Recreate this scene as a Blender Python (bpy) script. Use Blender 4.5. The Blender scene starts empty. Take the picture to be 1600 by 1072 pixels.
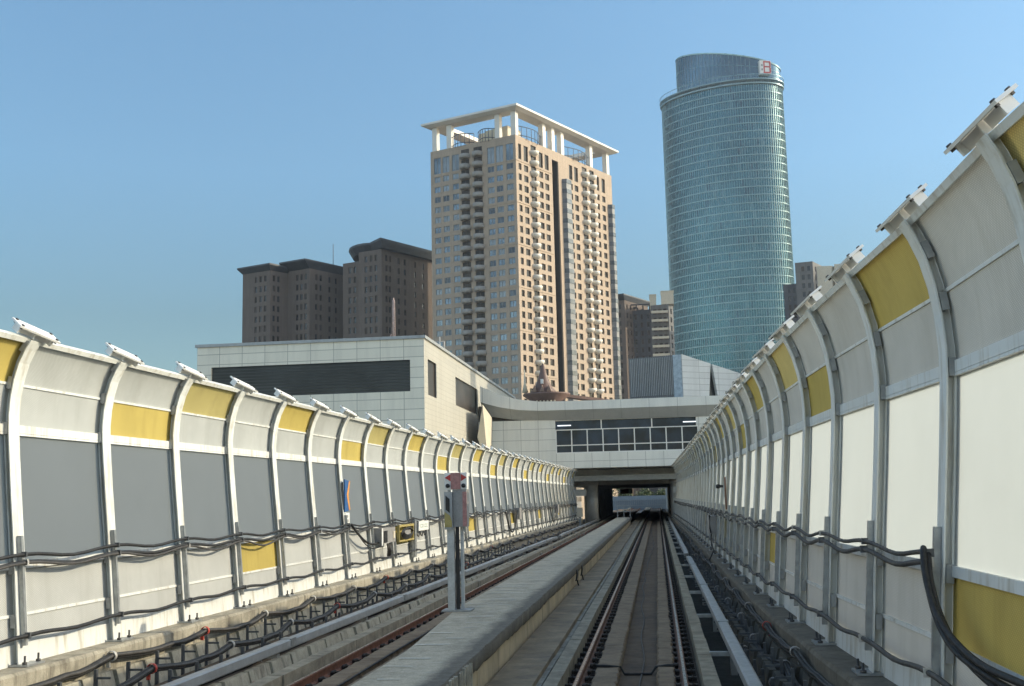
import bpy, bmesh, math, random
from math import sin, cos, tan, pi, radians as R, hypot, atan2, exp, sqrt
from mathutils import Vector, Matrix

rnd = random.Random(11)
SC = bpy.context.scene
COL = SC.collection
WP = {}                                   # world position of every object built


# ------------------------------------------------------------------ materials
def nodes_of(m):
    m.use_nodes = True
    nt = m.node_tree
    nt.nodes.clear()
    out = nt.nodes.new('ShaderNodeOutputMaterial')
    return nt, nt.nodes, nt.links, out


def pos_noise(nt, scale, detail=4, sc=(1, 1, 1), rough=.55):
    N, L = nt.nodes, nt.links
    g = N.new('ShaderNodeNewGeometry')
    mp = N.new('ShaderNodeMapping')
    mp.inputs['Scale'].default_value = sc
    L.new(g.outputs['Position'], mp.inputs['Vector'])
    n = N.new('ShaderNodeTexNoise')
    n.inputs['Scale'].default_value = scale
    n.inputs['Detail'].default_value = detail
    n.inputs['Roughness'].default_value = rough
    L.new(mp.outputs['Vector'], n.inputs['Vector'])
    return n.outputs['Fac'], mp


def ramp(nt, fac, lo, hi, c0, c1):
    r = nt.nodes.new('ShaderNodeValToRGB')
    r.color_ramp.elements[0].position = lo
    r.color_ramp.elements[1].position = hi
    r.color_ramp.elements[0].color = (*c0, 1)
    r.color_ramp.elements[1].color = (*c1, 1)
    nt.links.new(fac, r.inputs['Fac'])
    return r.outputs['Color']


def mixc(nt, fac, a, b, mode='MIX'):
    m = nt.nodes.new('ShaderNodeMixRGB')
    m.blend_type = mode
    for i, x in ((0, fac), (1, a), (2, b)):
        if isinstance(x, (int, float)):
            m.inputs[i].default_value = x
        elif isinstance(x, tuple):
            m.inputs[i].default_value = (*x, 1)
        else:
            nt.links.new(x, m.inputs[i])
    return m.outputs[0]


def bump(nt, fac, strength, dist=.02):
    b = nt.nodes.new('ShaderNodeBump')
    b.inputs['Strength'].default_value = strength
    b.inputs['Distance'].default_value = dist
    nt.links.new(fac, b.inputs['Height'])
    return b.outputs['Normal']


def mat(name, col, rough=.6, metal=0., var=.25, scale=3., dirt=None, dirt_amt=.5, streak=None, streak_scale=5.,
        bmp=.0, bscale=30., spec=.5):
    """painted / stone / metal surface with noise variation, stains and optional rain streaks"""
    m = bpy.data.materials.new(name)
    nt, N, L, out = nodes_of(m)
    p = N.new('ShaderNodeBsdfPrincipled')
    L.new(p.outputs[0], out.inputs[0])
    f, _ = pos_noise(nt, scale)
    lo = tuple(c * (1 - var) for c in col)
    hi = tuple(min(1, c * (1 + var)) for c in col)
    c = ramp(nt, f, .3, .7, lo, hi)
    if dirt:
        f2, _ = pos_noise(nt, scale * .35, 6, rough=.7)
        r2 = ramp(nt, f2, .48, .72, (0, 0, 0), (dirt_amt,) * 3)
        c = mixc(nt, r2, c, dirt)
    if streak:
        f3, _ = pos_noise(nt, streak_scale, 5, (1, 1, .12), .65)
        r3 = ramp(nt, f3, .5, .68, (0, 0, 0), (.75,) * 3)
        c = mixc(nt, r3, c, streak)
    fs_, _ = pos_noise(nt, min(scale * 9, 60), 3, rough=.7)
    c = mixc(nt, 1., c, ramp(nt, fs_, .3, .7, (.80, .80, .80), (1, 1, 1)), 'MULTIPLY') if metal < .3 and var > .1 else c
    L.new(c, p.inputs['Base Color'])
    fr, _ = pos_noise(nt, scale * 2.3, 3)
    rr = ramp(nt, fr, .3, .7, (max(.02, rough - .1),) * 3, (min(1, rough + .1),) * 3)
    L.new(rr, p.inputs['Roughness'])
    p.inputs['Metallic'].default_value = metal
    p.inputs['Specular IOR Level'].default_value = spec
    if bmp:
        fb, _ = pos_noise(nt, bscale, 5)
        L.new(bump(nt, fb, bmp), p.inputs['Normal'])
    return m


def emit(name, col, s):
    m = bpy.data.materials.new(name)
    nt, N, L, out = nodes_of(m)
    e = N.new('ShaderNodeEmission')
    e.inputs[0].default_value = (*col, 1)
    e.inputs[1].default_value = s
    L.new(e.outputs[0], out.inputs[0])
    return m


def sheet(name, col, trans, period=.05, contrast=.25, gloss=.04, dirt=.2, tcol=None, grime=(.30, .28, .24)):
    """thin barrier sheet: diffuse front, some light let through, fine perforation hatch"""
    m = bpy.data.materials.new(name)
    nt, N, L, out = nodes_of(m)
    f, _ = pos_noise(nt, .9, 6, rough=.65)
    c = ramp(nt, f, .3, .75, col, tuple(x * (1 - dirt) for x in col))
    fs, _ = pos_noise(nt, 3., 5, (1, 1, .1), .6)
    rs = ramp(nt, fs, .50, .74, (0, 0, 0), (.24 * dirt / .2,) * 3)
    c = mixc(nt, rs, c, grime)
    if period:
        g = N.new('ShaderNodeNewGeometry')
        dots = None
        for rot in (0.7, -0.7):
            mp = N.new('ShaderNodeMapping')
            mp.inputs['Rotation'].default_value = (rot, 0, 0)
            L.new(g.outputs['Position'], mp.inputs['Vector'])
            w = N.new('ShaderNodeTexWave')
            w.bands_direction = 'Z'
            w.inputs['Scale'].default_value = 1 / period / 3.18
            w.inputs['Distortion'].default_value = .4
            w.inputs['Detail'].default_value = 0
            L.new(mp.outputs[0], w.inputs['Vector'])
            dots = w.outputs['Fac'] if dots is None else mixc(nt, 1., dots, w.outputs['Fac'], 'MULTIPLY')
        rd = ramp(nt, dots, .15, .6, (contrast,) * 3, (0, 0, 0))
        c = mixc(nt, rd, c, tuple(x * .25 for x in col))
    d = N.new('ShaderNodeBsdfDiffuse')
    t = N.new('ShaderNodeBsdfTranslucent')
    L.new(c, d.inputs[0])
    if tcol:
        L.new(mixc(nt, rs, mixc(nt, ramp(nt, f, .35, .75, (0, 0, 0), (.5,) * 3), tcol, tuple(x * .86 for x in tcol)), tuple(x * .8 for x in tcol)), t.inputs[0])
    else:
        L.new(c, t.inputs[0])
    mx = N.new('ShaderNodeMixShader')
    mx.inputs[0].default_value = trans
    L.new(d.outputs[0], mx.inputs[1])
    L.new(t.outputs[0], mx.inputs[2])
    gl = N.new('ShaderNodeBsdfGlossy')
    gl.inputs['Roughness'].default_value = .35
    m2 = N.new('ShaderNodeMixShader')
    m2.inputs[0].default_value = gloss
    L.new(mx.outputs[0], m2.inputs[1])
    L.new(gl.outputs[0], m2.inputs[2])
    L.new(m2.outputs[0], out.inputs[0])
    return m


def cladding(name, col, axis, w, h, off=(0, 0), mortar=.018, var=.05, rough=.45, joint=.45, spec=.4):
    """metal cladding panels with joints, laid out in metres on the wall"""
    m = bpy.data.materials.new(name)
    nt, N, L, out = nodes_of(m)
    p = N.new('ShaderNodeBsdfPrincipled')
    L.new(p.outputs[0], out.inputs[0])
    g = N.new('ShaderNodeNewGeometry')
    s = N.new('ShaderNodeSeparateXYZ')
    L.new(g.outputs['Position'], s.inputs[0])
    cb = N.new('ShaderNodeCombineXYZ')
    a = N.new('ShaderNodeMath'); a.operation = 'ADD'; a.inputs[1].default_value = off[0] + 400 * w
    b = N.new('ShaderNodeMath'); b.operation = 'ADD'; b.inputs[1].default_value = off[1] + 100 * h
    if axis in ('X', 'Y'):
        L.new(s.outputs[axis], a.inputs[0])
    else:                                   # any direction in plan
        dt = N.new('ShaderNodeVectorMath'); dt.operation = 'DOT_PRODUCT'
        dt.inputs[1].default_value = (axis[0], axis[1], 0)
        L.new(g.outputs['Position'], dt.inputs[0])
        L.new(dt.outputs['Value'], a.inputs[0])
    L.new(s.outputs['Z'], b.inputs[0])
    L.new(a.outputs[0], cb.inputs[0])
    L.new(b.outputs[0], cb.inputs[1])
    br = N.new('ShaderNodeTexBrick')
    br.offset = 0
    br.inputs['Scale'].default_value = 1
    br.inputs['Brick Width'].default_value = w
    br.inputs['Row Height'].default_value = h
    br.inputs['Mortar Size'].default_value = mortar
    br.inputs['Mortar Smooth'].default_value = .1
    br.inputs['Color1'].default_value = (*[c * (1 - var) for c in col], 1)
    br.inputs['Color2'].default_value = (*[min(1, c * (1 + var)) for c in col], 1)
    br.inputs['Mortar'].default_value = (*[c * joint for c in col], 1)
    L.new(cb.outputs[0], br.inputs['Vector'])
    f, _ = pos_noise(nt, 1.3, 6, (1, 1, .12), .65)
    c = mixc(nt, ramp(nt, f, .45, .75, (0, 0, 0), (.38,) * 3), br.outputs['Color'], tuple(x * .6 for x in col))
    L.new(c, p.inputs['Base Color'])
    p.inputs['Roughness'].default_value = rough
    p.inputs['Specular IOR Level'].default_value = spec
    return m


def glass(name, col, rough=.06, metal=.0, spec=.8, var=.3, scale=.4):
    m = bpy.data.materials.new(name)
    nt, N, L, out = nodes_of(m)
    p = N.new('ShaderNodeBsdfPrincipled')
    f, _ = pos_noise(nt, scale, 3)
    c = ramp(nt, f, .35, .65, tuple(x * (1 - var) for x in col), tuple(min(1, x * (1 + var)) for x in col))
    L.new(c, p.inputs['Base Color'])
    p.inputs['Roughness'].default_value = rough
    p.inputs['Metallic'].default_value = metal
    p.inputs['Specular IOR Level'].default_value = spec
    L.new(p.outputs[0], out.inputs[0])
    return m


M = {}
M['white_paint'] = mat('white_paint', (0.68, 0.69, 0.66), .45, 0, .05, 1.2, (.50, .46, .38), .35, (.42, .38, .30), 7)
M['cap_paint'] = mat('cap_paint', (.78, .77, .74), .4, 0, .06, 3)
M['grey_steel'] = mat('grey_steel', (.30, .31, .31), .5, .35, .2, 6, (.17, .16, .15), .4)
M['galv'] = mat('galvanised', (.34, .355, .36), .42, .55, .18, 9, (.22, .22, .22), .4)
M['post_grey'] = mat('post_grey', (0.58, 0.59, 0.57), .5, .1, .12, 5, (.3, .29, .26), .5)
M['beam'] = mat('beam_grey', (.36, .375, .38), .45, .2, .10, 4, (.24, .23, .21), .45)
M['dark_steel'] = mat('dark_steel', (.10, .105, .11), .55, .4, .3, 8)
M['bolt'] = mat('bolt_steel', (.09, .085, .08), .5, .6, .3, 20)
M['mesh'] = sheet('mesh_sheet', (.625, .63, .60), .08, .024, .42)
M['mesh_top'] = sheet('mesh_sheet_top', (.60, .61, .58), .10, .024, .44, dirt=.25)
M['yellow'] = sheet('yellow_sheet', (.60, .47, .14), .05, .024, .35, dirt=.22, grime=(.20, .14, .03))
M['pale_yellow'] = sheet('pale_yellow_sheet', (.58, .49, .20), .12, .024, .42, dirt=.25, grime=(.25, .2, .1))
M['translucent'] = sheet('translucent_sheet', (.235, .225, .195), .55, 0, 0, .03, .06, (.55, .605, .63), (.3, .3, .28))
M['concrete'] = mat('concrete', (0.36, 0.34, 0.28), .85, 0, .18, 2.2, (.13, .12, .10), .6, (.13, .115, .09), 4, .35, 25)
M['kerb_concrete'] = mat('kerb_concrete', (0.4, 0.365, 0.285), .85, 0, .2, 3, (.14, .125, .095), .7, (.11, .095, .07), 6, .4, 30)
M['walk_top'] = mat('walk_top', (0.52, 0.485, 0.39), .85, 0, .16, 1.3, (.27, .25, .20), .75, None, 4, .3, 40)
M['drip'] = mat('drip', (.50, .46, .37), .9, 0, .25, 12, (.25, .22, .17), .6)
M['walk_joint'] = mat('walk_joint', (0.72, 0.69, 0.6), .85, 0, .2, 3)
m_ = bpy.data.materials.new('walk_top')
nt, N, L, out = nodes_of(m_)
p_ = N.new('ShaderNodeBsdfPrincipled')
L.new(p_.outputs[0], out.inputs[0])
g_ = N.new('ShaderNodeNewGeometry')
sp_ = N.new('ShaderNodeSeparateXYZ')
L.new(g_.outputs['Position'], sp_.inputs[0])
f1, _ = pos_noise(nt, 2.2, 6, (1, .45, 1), .7)
ad = N.new('ShaderNodeMath'); ad.operation = 'MULTIPLY_ADD'
ad.inputs[1].default_value = .42
L.new(f1, ad.inputs[0]); L.new(sp_.outputs['X'], ad.inputs[2])
st = ramp(nt, ad.outputs[0], .0, 1., (0, 0, 0), (1, 1, 1))
mr_ = N.new('ShaderNodeMapRange')                       # dirt worn in along the open edge
mr_.inputs['From Min'].default_value, mr_.inputs['From Max'].default_value = -2.40, -2.22
L.new(ad.outputs[0], mr_.inputs['Value'])
f2, _ = pos_noise(nt, 9., 5, (1, 1, 1), .75)
base = ramp(nt, f2, .3, .72, (.41, .365, .27), (.66, .59, .45))
f3, _ = pos_noise(nt, 1.1, 6, (1.6, 1, 1), .7)
base = mixc(nt, ramp(nt, f3, .46, .7, (0, 0, 0), (.7,) * 3), base, (.25, .22, .165))
f4, _ = pos_noise(nt, 2.4, 5, (.30, 2.2, 1), .75)            # pale scrapes across
base = mixc(nt, ramp(nt, f4, .60, .66, (0, 0, 0), (.9,) * 3), base, (.62, .59, .50))
f5, _ = pos_noise(nt, 45., 3)
base = mixc(nt, 1., base, ramp(nt, f5, .3, .7, (.72, .72, .72), (1.05, 1.05, 1.05)), 'MULTIPLY')
dk = ramp(nt, f2, .3, .7, (.105, .095, .075), (.20, .18, .145))
base = mixc(nt, mr_.outputs[0], base, dk)
L.new(base, p_.inputs['Base Color'])
p_.inputs['Roughness'].default_value = .9
L.new(bump(nt, f2, .5, .03), p_.inputs['Normal'])
M['walk_top'] = m_
M['walk_lip'] = mat('walk_lip', (0.2, 0.18, 0.145), .9, 0, .25, 3, (.15, .14, .11), .8, (.12, .105, .085), 5, .5, 30)
M['walk_wall'] = mat('walk_wall', (0.62, 0.51, 0.34), .8, 0, .10, 1.5, (.24, .20, .14), .55, (.22, .18, .13), 3, .2, 30)
M['slab'] = mat('slab_concrete', (0.32, 0.255, 0.17), .9, 0, .25, 1.6, (.15, .125, .095), .8, (.17, .14, .11), 2, .4, 30)
M['plinth'] = mat('plinth_concrete', (0.245, 0.188, 0.125), .88, 0, .2, 4, (.13, .085, .055), .9, None, 4, .4, 30)
M['invert'] = mat('track_invert', (0.125, 0.088, 0.056), .9, 0, .3, 2.5, (.055, .045, .04), .7, None, 4, .4, 30)
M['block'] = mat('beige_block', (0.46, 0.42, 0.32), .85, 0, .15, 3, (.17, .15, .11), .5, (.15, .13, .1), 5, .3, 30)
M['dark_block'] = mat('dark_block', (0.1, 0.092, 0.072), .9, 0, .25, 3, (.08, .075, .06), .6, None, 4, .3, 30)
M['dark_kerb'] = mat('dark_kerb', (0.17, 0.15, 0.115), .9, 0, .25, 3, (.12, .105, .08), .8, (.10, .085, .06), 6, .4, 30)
M['trough'] = mat('trough_floor', (0.022, 0.028, 0.026), .9, 0, .3, 3, (.035, .037, .034), .6, None, 4, .4, 20)
M['rust'] = mat('rail_rust', (.20, .085, .05), .75, .1, .3, 8, (.07, .032, .022), .6, None, 4, .3, 60)
M['dull_rail'] = mat('rail_side', (0.19, 0.095, 0.06), .7, .2, .3, 8, (.06, .04, .032), .6)
M['rail_head'] = mat('rail_head', (0.36, 0.29, 0.24), .3, .9, .12, 10, (.25, .19, .15), .5)
M['fastener'] = mat('fastener', (0.04, 0.032, 0.026), .7, .3, .4, 12)
M['cable'] = mat('cable_black', (.015, .015, .016), .6, 0, .3, 10, (.045, .042, .038), .5)
M['cable_dust'] = mat('cable_dusty', (.058, .054, .050), .6, 0, .3, 10, (.10, .09, .08), .5)
M['clamp'] = mat('clamp_white', (.52, .50, .46), .5, .1, .2, 10)
M['red_tape'] = mat('red_tape', (.45, .06, .04), .6)
M['ground'] = mat('street_ground', (.09, .088, .082), .9, 0, .3, .05, (.05, .06, .04), .5)
M['deck'] = mat('viaduct_concrete', (.2, .195, .18), .9, 0, .2, .5)
M['dark_paint'] = mat('dark_paint', (.03, .034, .04), .6)
M['black'] = mat('black_plastic', (.015, .015, .017), .5)
M['white'] = mat('white_enamel', (.78, .77, .73), .4, 0, .05, 3)
M['red'] = mat('red_paint', (.52, .045, .04), .5, 0, .15, 6)
M['faded_red'] = mat('faded_red', (.45, .22, .20), .6, 0, .2, 20)
M['blue'] = mat('blue_paint', (.02, .10, .28), .5, 0, .12, 6)
M['orange'] = mat('orange_paint', (.72, .30, .06), .5, 0, .12, 6)
M['yellow_paint'] = mat('yellow_paint', (0.42, 0.34, 0.12), .5, 0, .2, 6, (.3, .22, .06), .5)
M['cabinet'] = mat('cabinet_grey', (.33, .32, .31), .5, .1, .12, 4, (.22, .2, .18), .5)
M['cream'] = mat('cream_paint', (.62, .55, .42), .6, 0, .06, 1)


# ------------------------------------------------------------------ mesh builder
class MB:
    def __init__(s):
        s.v, s.f, s.m, s.s = [], [], [], []
        s.mi, s.sm = 0, False

    def add(s, vs, fs):
        b = len(s.v)
        s.v += [tuple(p) for p in vs]
        for f in fs:
            s.f.append(tuple(i + b for i in f))
            s.m.append(s.mi)
            s.s.append(s.sm)
        return s

    def quad(s, *p):
        return s.add(p, [tuple(range(len(p)))])

    def box(s, x0, x1, y0, y1, z0, z1):
        return s.add([(x0, y0, z0), (x1, y0, z0), (x1, y1, z0), (x0, y1, z0), (x0, y0, z1), (x1, y0, z1), (x1, y1, z1), (x0, y1, z1)],
                     [(3, 2, 1, 0), (4, 5, 6, 7), (0, 1, 5, 4), (1, 2, 6, 5), (2, 3, 7, 6), (3, 0, 4, 7)])

    def obox(s, c, u, v, w):
        """box centred at c with half vectors u, v, w"""
        c, u, v, w = map(Vector, (c, u, v, w))
        P = [c + a * u + b * v + d * w for d in (-1, 1) for b in (-1, 1) for a in (-1, 1)]
        return s.add(P, [(2, 3, 1, 0), (4, 5, 7, 6), (0, 1, 5, 4), (1, 3, 7, 5), (3, 2, 6, 7), (2, 0, 4, 6)])

    def prism(s, poly, vec):
        n = len(poly)
        vec = Vector(vec)
        P = [Vector(p) for p in poly]
        return s.add(P + [p + vec for p in P], [tuple(range(n - 1, -1, -1)), tuple(range(n, 2 * n))] +
                     [(i, (i + 1) % n, n + (i + 1) % n, n + i) for i in range(n)])

    def sweep(s, sections, closed=True, caps=True):
        n = len(sections[0])
        vs = [p for sec in sections for p in sec]
        fs = []
        for k in range(len(sections) - 1):
            for i in range(n if closed else n - 1):
                j = (i + 1) % n
                fs.append((k * n + i, k * n + j, (k + 1) * n + j, (k + 1) * n + i))
        if caps and closed:
            fs.append(tuple(range(n - 1, -1, -1)))
            fs.append(tuple(range((len(sections) - 1) * n, len(sections) * n)))
        return s.add(vs, fs)

    def tube(s, path, r, n=8):
        path = [Vector(p) for p in path]
        secs = []
        up = Vector((0, 0, 1))
        for i, p in enumerate(path):
            t = (path[min(i + 1, len(path) - 1)] - path[max(i - 1, 0)]).normalized()
            a = t.cross(up)
            if a.length < .05:
                a = t.cross(Vector((1, 0, 0)))
            a.normalize()
            b = a.cross(t)
            rr = r[i] if isinstance(r, (list, tuple)) else r
            secs.append([p + (a * cos(2 * pi * k / n) + b * sin(2 * pi * k / n)) * rr for k in range(n)])
        old = s.sm
        s.sm = True
        s.sweep(secs)
        s.sm = old
        return s

    def lathe(s, prof, c, n=24, a0=0, a1=2 * pi):
        full = abs(a1 - a0 - 2 * pi) < 1e-6
        k = n if full else n + 1
        secs = []
        for r, z in prof:
            secs.append([(c[0] + r * cos(a0 + (a1 - a0) * i / n), c[1] + r * sin(a0 + (a1 - a0) * i / n), c[2] + z) for i in range(k)])
        old = s.sm
        s.sm = True
        s.sweep(secs, closed=full, caps=False)
        s.sm = old
        return s

    def build(s, name, mats, parent=None, origin=None, shade=None):
        if parent is not None:
            o0 = WP[parent.name]
        elif origin is not None:
            o0 = Vector(origin)
        else:
            xs, ys, zs = zip(*s.v)
            o0 = Vector(((min(xs) + max(xs)) / 2, (min(ys) + max(ys)) / 2, min(zs)))
        me = bpy.data.meshes.new(name)
        me.from_pydata([(v[0] - o0.x, v[1] - o0.y, v[2] - o0.z) for v in s.v], [], s.f)
        if not isinstance(mats, (list, tuple)):
            mats = [mats]
        for m in mats:
            me.materials.append(M[m] if isinstance(m, str) else m)
        me.polygons.foreach_set('material_index', s.m)
        me.polygons.foreach_set('use_smooth', s.s)
        bm = bmesh.new()
        bm.from_mesh(me)
        bmesh.ops.recalc_face_normals(bm, faces=bm.faces)
        bm.to_mesh(me)
        bm.free()
        o = bpy.data.objects.new(name, me)
        COL.objects.link(o)
        if parent is not None:
            o.parent = parent
        else:
            o.location = o0
        WP[o.name] = o0.copy()
        return o


def tag(o, label=None, cat=None, group=None, kind=None):
    if label: o['label'] = label
    if cat: o['category'] = cat
    if group: o['group'] = group
    if kind: o['kind'] = kind
    return o


def thing(name, loc, label, cat, group=None):
    o = bpy.data.objects.new(name, None)
    o.empty_display_size = .3
    COL.objects.link(o)
    o.location = loc
    WP[o.name] = Vector(loc)
    return tag(o, label, cat, group)


def part_copy(src, parent, off):
    """a copy of a part (and of its sub-parts) moved by off inside parent"""
    c = src.copy()
    COL.objects.link(c)
    c.parent = parent
    c.location = Vector(src.location) + Vector(off)
    WP[c.name] = WP[src.name] + Vector(off)
    for ch in list(src.children):
        d = ch.copy()
        COL.objects.link(d)
        d.parent = c
        WP[d.name] = WP[c.name]
    return c


def struct(o):
    return tag(o, kind='structure')


# ------------------------------------------------------------------ camera
F_PX, CX, CY = 1700., 800., 536.
VPX, VPY, ROLL = 1027., 773., R(1.35)
H = 2.49
d_ = Vector((VPX - CX, VPY - CY, F_PX)).normalized()
ux, uy = -sin(ROLL), -cos(ROLL)
up_ = Vector((ux, uy, -(d_.x * ux + d_.y * uy) / d_.z)).normalized()
rt_ = d_.cross(up_)
if rt_.x < 0:
    rt_ = -rt_
Rm = Matrix((rt_, d_, up_))               # world = Rm @ camera (x right, y down, z forward)
cam = bpy.data.cameras.new('camera')
cam.sensor_width = 36
cam.sensor_fit = 'HORIZONTAL'
cam.lens = F_PX / 1600 * 36
cam.clip_start = .1
cam.clip_end = 20000
co = bpy.data.objects.new('camera', cam)
COL.objects.link(co)
mw = Matrix.Identity(4)
for i, a in enumerate((Vector((1, 0, 0)), Vector((0, -1, 0)), Vector((0, 0, -1)))):
    w = Rm @ a
    for k in range(3):
        mw[k][i] = w[k]
mw.translation = (0, 0, H)
co.matrix_world = mw
SC.camera = co

# ------------------------------------------------------------------ light
SUN_EL, SUN_AZ = R(25.2), R(75)           # azimuth clockwise from the track direction (+Y)
S = Vector((sin(SUN_AZ) * cos(SUN_EL), cos(SUN_AZ) * cos(SUN_EL), sin(SUN_EL)))
sun = bpy.data.lights.new('sun', 'SUN')
sun.energy = 2.12
sun.angle = R(.6)
sun.color = (1, .885, .66)
so = bpy.data.objects.new('sun', sun)
COL.objects.link(so)
so.rotation_euler = (-S).to_track_quat('-Z', 'Y').to_euler()
so.location = (60, 20, 60)
w = bpy.data.worlds.new('World')
SC.world = w
w.use_nodes = True
wt = w.node_tree
bg = wt.nodes['Background']
sky = wt.nodes.new('ShaderNodeTexSky')
sky.sky_type = 'NISHITA'
sky.sun_disc = False
sky.sun_elevation = SUN_EL
sky.sun_rotation = SUN_AZ
sky.air_density = 1.0
sky.dust_density = .7
sky.ozone_density = 3.0
tc = wt.nodes.new('ShaderNodeTexCoord')
sx = wt.nodes.new('ShaderNodeSeparateXYZ')
wt.links.new(tc.outputs['Generated'], sx.inputs[0])
rw = wt.nodes.new('ShaderNodeValToRGB')           # sky multiplier by height: dimmed low down, brightened and warmed overhead as added fill
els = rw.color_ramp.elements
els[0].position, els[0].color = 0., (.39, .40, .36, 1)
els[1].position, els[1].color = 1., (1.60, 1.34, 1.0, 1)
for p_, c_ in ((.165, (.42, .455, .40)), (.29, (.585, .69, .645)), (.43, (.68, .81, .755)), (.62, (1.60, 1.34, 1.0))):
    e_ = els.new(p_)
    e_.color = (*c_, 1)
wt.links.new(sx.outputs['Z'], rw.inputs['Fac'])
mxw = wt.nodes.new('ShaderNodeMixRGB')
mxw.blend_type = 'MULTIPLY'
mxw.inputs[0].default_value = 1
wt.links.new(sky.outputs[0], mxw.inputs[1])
rb = wt.nodes.new('ShaderNodeMapRange')  # sky behind the camera lifted and warmed, added fill for faces in shade
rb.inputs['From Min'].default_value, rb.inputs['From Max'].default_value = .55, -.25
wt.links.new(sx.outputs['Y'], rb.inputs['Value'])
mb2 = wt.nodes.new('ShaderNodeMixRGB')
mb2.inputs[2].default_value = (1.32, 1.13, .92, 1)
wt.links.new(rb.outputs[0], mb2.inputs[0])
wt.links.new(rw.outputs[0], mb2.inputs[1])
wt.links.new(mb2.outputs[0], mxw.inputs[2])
dt_ = wt.nodes.new('ShaderNodeVectorMath')             # hazy glow of the sky round the sun
dt_.operation = 'DOT_PRODUCT'
dt_.inputs[1].default_value = S
wt.links.new(tc.outputs['Generated'], dt_.inputs[0])
rs_ = wt.nodes.new('ShaderNodeMapRange')
rs_.interpolation_type = 'SMOOTHSTEP'
rs_.inputs['From Min'].default_value, rs_.inputs['From Max'].default_value = .72, 1.0
wt.links.new(dt_.outputs['Value'], rs_.inputs['Value'])
gl_ = wt.nodes.new('ShaderNodeMixRGB')
gl_.inputs[1].default_value = (1, 1, 1, 1)
gl_.inputs[2].default_value = (2.1, 2.0, 1.8, 1)
wt.links.new(rs_.outputs[0], gl_.inputs[0])
mg_ = wt.nodes.new('ShaderNodeMixRGB')
mg_.blend_type = 'MULTIPLY'
mg_.inputs[0].default_value = 1
wt.links.new(mxw.outputs[0], mg_.inputs[1])
wt.links.new(gl_.outputs[0], mg_.inputs[2])
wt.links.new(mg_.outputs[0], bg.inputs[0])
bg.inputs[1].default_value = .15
SC.view_settings.view_transform = 'Standard'
SC.view_settings.look = 'None'
SC.view_settings.exposure = 0.93
SC.view_settings.gamma = 1
SC.cycles.max_bounces = 8
SC.cycles.use_denoising = True


# ------------------------------------------------------------------ ground and viaduct
mb = MB()
mb.quad((-6000, -3000, -10), (6000, -3000, -10), (6000, 9000, -10), (-6000, 9000, -10))
struct(mb.build('ground', 'ground'))
YA, YB = 2., 240.
mb = MB()
mb.box(-9.6, 3.4, YA - 4, YB, -1.6, -.42)
struct(mb.build('viaduct_deck', 'deck'))


def xl(y):                                 # the left wall's foot line
    return -8.45 + .0125 * (y - 13.6)


def xr(y):                                 # the right wall's foot line
    T = XRT
    for (a, b), (c, d) in zip(T, T[1:]):
        if y <= c:
            return b + (d - b) * (y - a) / (c - a)
    return T[-1][1]


XRT = [(-10, 3.0), (5.5, 2.60), (8.2, 2.44), (10.57, 2.42), (13.07, 2.295), (15.57, 2.185), (18.07, 2.115), (20.57, 2.065), (23.07, 2.035), (26, 2.01), (32, 1.98), (45, 1.92), (65, 1.80), (85, 1.62), (101, 1.47), (150, 1.4)]


LY0, RY0, STEP = 13.95, 13.07, 2.5

# track slab, walkway, kerbs ------------------------------------------------
mb = MB()
mb.box(-7.7, -3.55, YA, YB, -.42, -.20)
mb.box(-1.70, .76, YA, YB, -.42, -.20)
struct(mb.build('track_floor', 'invert'))


def strip(name, m, x0, x1, z0, z1, y0=YA, y1=YB, seg=0, jit=0., gap=.012):
    """a concrete strip cast in lengths, each length a touch out of line"""
    mb = MB()
    if not seg:
        mb.box(x0, x1, y0, y1, z0, z1)
    else:
        y = y0
        while y < y1:
            e = min(y + seg, y1)
            a, b, c = (rnd.uniform(-jit, jit) for _ in range(3))
            mb.box(x0 + a, x1 + b, y, e - gap, z0, z1 + c)
            y = e
    return struct(mb.build(name, m))


def ragged(name, m, x0, x1, z0, z1, jit, step=.13, y1=110.):
    """cast strip with broken, uneven top edges"""
    mb = MB()
    secs = []
    y = YA
    while y < y1:
        a, b = rnd.uniform(-jit, jit * .3), rnd.uniform(-jit * .3, jit)
        if y > 55: a = b = 0
        zz = z1 + rnd.uniform(-.008, .004)
        secs.append([(x0 + .01, y, z0), (x0 - a + rnd.uniform(0, .01), y, zz - .03), (x0 - a + .02, y, zz), (x1 - b - .02, y, zz + rnd.uniform(-.004, .004)), (x1 - b, y, zz - .03), (x1 - .01, y, z0)])
        y += step if y < 55 else 6
    mb.sweep(secs)
    return struct(mb.build(name, m))


ragged('track_plinth', 'plinth', -1.03, -.66, -.20, -.07, .03)
ragged('track_plinth', 'plinth', -.12, .16, -.20, -.07, .03)
strip('track_plinth', 'plinth', -1.235, -1.08, -.20, -.16, seg=3.1)
M['kerb_top'] = mat('kerb_top', (.33, .295, .22), .9, 0, .25, 5, (.15, .12, .09), .8, None, 4, .4, 30)
strip('kerb', 'kerb_top', -1.58, -1.385, -.20, .075, seg=1.9, jit=.007)
strip('kerb', 'kerb_top', .50, .70, -.20, .075, seg=1.9, jit=.007)
strip('kerb', 'kerb_top', -5.56, -5.34, -.20, .085, seg=1.9, jit=.01)
ragged('track_plinth', 'plinth', -5.0, -4.64, -.20, -.09, .03)
ragged('track_plinth', 'plinth', -4.55, -3.80, -.20, -.12, .02)
strip('slab', 'slab', -2.34, -1.73, -.42, .05, seg=5.2, jit=.006)
strip('channel', 'concrete', -1.726, -1.66, -.42, -.02, seg=5.2, jit=.006)

def wl(y):
    return -3.30 - .33 * min(1, max(0, (y - 14) / 5.5))


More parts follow.
